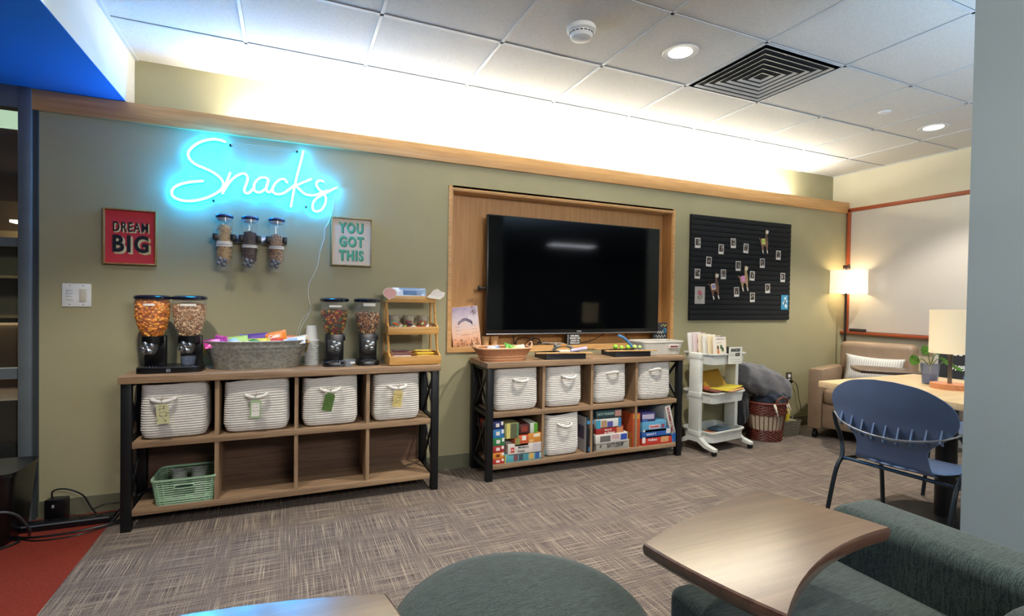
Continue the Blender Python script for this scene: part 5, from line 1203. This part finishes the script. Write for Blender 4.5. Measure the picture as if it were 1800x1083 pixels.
# black message board and white board leaning at the right wall
t = thing('message_board', 'black message board with white italic letters by the right wall, next to the column', 'sign', (4.95, -1.23, .40)); t.rotation_euler = (0, .06, 0)
MB().box(0, .02, -.28, .26, 0, .58).build('black_panel', M('#2a2b2e', .7), t)
for s_, z in (('st', .42), ('we', .30)): text('lettering', s_, .085, M('#e8e8e4', .5), t, (-.001, .13, z), rot=(PI/2, 0, -PI/2), bold=.002, shear=.35)
EL = wood('#8a6240', '#a87a50', 2, .45, name='easel_wood')
for y in (-.24, .22): MB().box(.022, .045, y-.018, y+.018, -.39, .50).build('easel_leg', EL, t)
MB().box(-.02, .045, -.28, .26, -.022, -.002).build('easel_ledge', EL, t)
MB().tube([(.045, 0, .45), (.17, 0, -.385)], .012, 6).build('rear_strut', EL, t)
o = MB().box(0, .012, -.13, .10, 0, .80).build('presentation_board', M('#d8d6d4', .6), loc=(5.17, -.93, .002)); o.rotation_euler = (0, .03, 0); tag(o, 'white board leaning on the wall beside the black message board', 'board')

# ------------------------------------------------------------ foreground lounge seating
GF, nt, b = nodes('dark_green_fabric'); v = texco(nt, (30, 420, 30)); v2 = texco(nt, (420, 30, 30))
mm = nt.nodes.new('ShaderNodeMath'); mm.operation = 'ADD'; nt.links.new(noise(nt, v, 1, 3, .7), mm.inputs[0]); nt.links.new(noise(nt, texco(nt), 500, 2), mm.inputs[1])
nt.links.new(ramp(nt, mm.outputs[0], [(.75, '#0e1517'), (1.0, '#1e2a2a'), (1.25, '#36443f')]), b.inputs['Base Color']); b.inputs['Roughness'].default_value = .9
b.inputs['Sheen Weight'].default_value = .15; b.inputs['Specular IOR Level'].default_value = .2; bump(nt, b, mm.outputs[0], .5, .002)
t = thing('lounge_chair', 'dark green upholstered lounge chair cut off at the lower right', 'armchair', (1.25, -2.34, 0), -.03)
MB().box(-.30, .29, -.70, 0, .06, .42, bev=.03, seg=4).build('seat', GF, t)
MB().box(.285, .49, -.80, -.02, .05, .575, bev=.045, seg=5).build('armrest', GF, t)
MB().box(-.30, .30, -.86, -.69, .06, .76, bev=.05, seg=4).build('backrest', GF, t)
for x in (-.24, .40):
    for y in (-.72, -.08): MB().cyl((x, y, 0), (x, y, .07), .022, seg=14).build('foot', BLACKM, t)
t, c = tablet('swing_tablet', 'dark wooden tablet table over the green lounge chair', [(.775, -2.445), (1.335, -2.295), (1.435, -2.615), (.845, -2.775)], .615, .035)
MB().cyl((-.165, -.13, .03), (-.165, -.13, .585), .016, seg=12).build('support_post', BLACKM, t); MB().cyl((-.205, -.13, 0), (-.205, -.13, .03), .07, .05, seg=24).build('post_foot', BLACKM, t)
t = thing('pouf', 'round dark green upholstered pouf at the bottom centre', 'ottoman', (.525, -2.305, 0))
MB().lathe([(.28, .035), (.31, .05), (.322, .10), (.322, .385), (.315, .410), (.295, .428), (.26, .436), (.15, .442), (.001, .444)], 64).build('upholstered_body', GF, t, sharp=1.2)
MB().tube([(.3215*math.cos(2*PI*k/64), .3215*math.sin(2*PI*k/64), .392) for k in range(64)], .0035, 6, closed=True).build('piping', M('#5c6a50', .8), t)
MB().cyl((0, 0, 0), (0, 0, .04), .24, seg=40).build('plinth', BLACKM, t)
t, c = tablet('swing_tablet', 'dark wooden tablet table at the bottom left edge, reflecting the neon', [(-.30, -2.42), (.165, -2.49), (.20, -2.90), (-.35, -2.86)], .655, .03)
MB().cyl((0, -.1, .03), (0, -.1, .63), .018, seg=12).build('support_post', BLACKM, t); MB().cyl((0, -.1, 0), (0, -.1, .03), .16, .12, seg=24).build('post_foot', BLACKM, t)

# ------------------------------------------------------------ bin and cables at the lower left
t = thing('waste_bin', 'black waste bin in the lower left corner by the glazed door', 'bin', (-1.40, -.20, 0))
q = MB().loft([sell(.19, .13, 0, 36, 8), sell(.195, .135, .01, 36, 8), sell(.225, .150, .34, 36, 8), sell(.215, .14, .34, 36, 8), sell(.19, .12, .02, 36, 8)]); q.build('bin_body', M('#0c0c0e', .35), t)
MB().loft([sell(.222, .148, .325, 36, 8), sell(.232, .157, .328, 36, 8), sell(.232, .157, .348, 36, 8), sell(.215, .14, .348, 36, 8)]).build('rim', M('#131316', .3), t)
t = thing('power_adapter', 'black box-shaped power adapter standing against the baseboard', 'adapter', (-1.10, -.075, 0), -.15)
MB().box(-.042, .042, -.03, .03, 0, .125, bev=.004).build('adapter_case', M('#101013', .3), t)
MB().box(-.008, .002, -.0315, -.029, .085, .10).build('maker_mark', M('#b8b8b4', .4), t)
t = thing('power_strip', 'long black power strip with a pale edge lying on the red carpet strip', 'power strip', (-1.03, -.16, .002), -.02)
MB().box(-.20, .20, -.03, .03, 0, .038, bev=.005).build('strip_body', M('#141418', .3), t)
MB().box(-.20, .18, -.0325, -.029, .028, .034).build('side_stripe', M('#6c7278', .4), t)
for k in range(5): MB().cyl((-.15+.07*k, 0, .037), (-.15+.07*k, 0, .041), .016, seg=14).build('socket', BLACKP, t)
def fc(pts, r, label, col='#0e0e11'): return tag(MB().tube(catmull(pts, 6), r, 8).build('cable', M(col, .35)), label, 'cable')
fc([(-1.12, -.075, .125), (-1.115, -.08, .165), (-1.06, -.085, .17), (-.99, -.09, .13), (-.95, -.10, .06), (-.90, -.13, .008), (-.85, -.16, .006)], .004, 'thin black cable arching out of the top of the power adapter')
fc([(-.84, -.20, .006), (-.80, -.15, .05), (-.76, -.12, .09), (-.70, -.09, .12), (-.62, -.06, .14)], .007, 'thick black cable rising behind the left shelf leg')
fc([(-.86, -.17, .008), (-.80, -.12, .06), (-.72, -.07, .09), (-.60, -.05, .10)], .005, 'black cable running under the thick one behind the shelf leg')
fc([(-1.25, -.20, .008), (-1.15, -.26, .006), (-1.0, -.27, .006), (-.88, -.24, .008), (-.80, -.2, .01), (-.70, -.15, .01)], .006, 'black cable lying along the front of the power strip')
fc([(-1.20, -.24, .006), (-1.10, -.31, .005), (-.95, -.31, .005), (-.84, -.24, .006), (-.70, -.18, .006)], .004, 'thinnest black cable lying furthest forward on the red strip')
fc([(-1.32, -.38, .06), (-1.24, -.36, .17), (-1.17, -.33, .15), (-1.14, -.27, .05), (-1.16, -.22, .01)], .006, 'grey-black cable looping up in front of the waste bin', '#3c3f44')
fc([(-1.40, -.40, .008), (-1.30, -.42, .03), (-1.22, -.36, .010), (-1.17, -.30, .008), (-1.20, -.26, .006), (-1.26, -.25, .006)], .006, 'black cable coiled at the foot of the waste bin')
fc([(-.95, -.10, .05), (-.90, -.06, .06), (-.84, -.05, .055), (-.76, -.05, .08), (-.66, -.05, .10)], .0035, 'thin black cable hugging the baseboard')

# ------------------------------------------------------------ lights
def area(name, loc, rot, sx, sy, e, col=(1, 1, 1), spread=PI):
    l = bpy.data.lights.new(name, 'AREA'); l.shape = 'RECTANGLE'; l.size = sx; l.size_y = sy; l.energy = e; l.color = col; l.spread = spread
    o = bpy.data.objects.new(name, l); C.objects.link(o); o.location = loc; o.rotation_euler = rot; return o
def spot(name, loc, e, ang=1.9, col=(1, .93, .82), r=.04, blend=.5):
    l = bpy.data.lights.new(name, 'SPOT'); l.energy = e; l.spot_size = ang; l.spot_blend = blend; l.color = col; l.shadow_soft_size = r
    o = bpy.data.objects.new(name, l); C.objects.link(o); o.location = loc; return o
def point(name, loc, e, col, r=.03):
    l = bpy.data.lights.new(name, 'POINT'); l.energy = e; l.color = col; l.shadow_soft_size = r
    o = bpy.data.objects.new(name, l); C.objects.link(o); o.location = loc; return o
area('cove_strip', (2.12, .085, 2.222), (PI, 0, 0), 4.85, .05, 60, (1, .96, .88))
for x in (-.60, 1.92, 4.437): spot('downlight_lamp', (x, -1.22, ZC-.02), (62, 108, 80)[int((x+.6)/2.5)], (1.72, 1.9, 1.9)[int((x+.6)/2.5)], blend=.45)
for x in (-.60, 1.92): spot('downlight_lamp', (x, -3.4, ZC-.02), 50)
for x_, z_ in ((-.52, 1.80), (-.42, 2.0), (-.22, 1.88), (.0, 1.88), (.18, 1.84)): point('neon_glow', (x_, -.09, z_), 1.7, (.0, .32, 1), 0)
point('floor_lamp_bulb', (5.085, -.135, 1.42), 6, (1, .78, .48), .04)
point('table_lamp_bulb', (3.325, -1.835, 1.07), 2.2, (1, .8, .5), .03)
area('beyond_light', (-2.6, 2.0, 2.55), (0, 0, 0), 1.2, .6, 45, (1, .86, .66))
# ceiling luminaires in the open room behind the camera
for k, (x, y) in enumerate(((1.5, -5.2), (-2.6, -5.5), (6.3, -7.4))):
    t = MB().box(-.6, .6, -.15, .15, -.012, 0).build('ceiling_luminaire', emis('#eef4ff', 5 if k < 2 else 9), loc=(x, y, (ZC if x > -.8 else 2.243)-.001)); tag(t, ('near', 'left', 'far right')[k]+' linear ceiling luminaire in the open room behind the viewpoint', 'ceiling light', 'luminaires behind the viewpoint')
area('room_fill', (1.3, -4.7, ZC-.02), (1.05, 0, -.55), 2.0, .8, 90, (1, .97, .93))

area('cool_ceiling_fill', (3.1, -3.5, 1.3), (PI, 0, 0), 1.0, .6, 48, (.42, .68, 1))  # unseen fill lamp, added to cool and brighten the ceiling at the right
# ------------------------------------------------------------ world, camera
wd = bpy.data.worlds.new('room_world'); bpy.context.scene.world = wd; wd.use_nodes = True
wd.node_tree.nodes['Background'].inputs[0].default_value = (.5, .55, .6, 1); wd.node_tree.nodes['Background'].inputs[1].default_value = .05
cam = bpy.data.cameras.new('camera'); co = bpy.data.objects.new('camera', cam); C.objects.link(co)
cam.sensor_width = 36; cam.lens = CF/1800*36; cam.clip_start = .02
co.matrix_world = Matrix.Translation(CAM) @ Matrix((CR, CU, -_F)).transposed().to_4x4()
bpy.context.scene.camera = co
vs_ = bpy.context.scene.view_settings; vs_.view_transform = 'Standard'; vs_.look = 'None'; vs_.exposure = .8; vs_.gamma = 1; vs_.use_curve_mapping = False
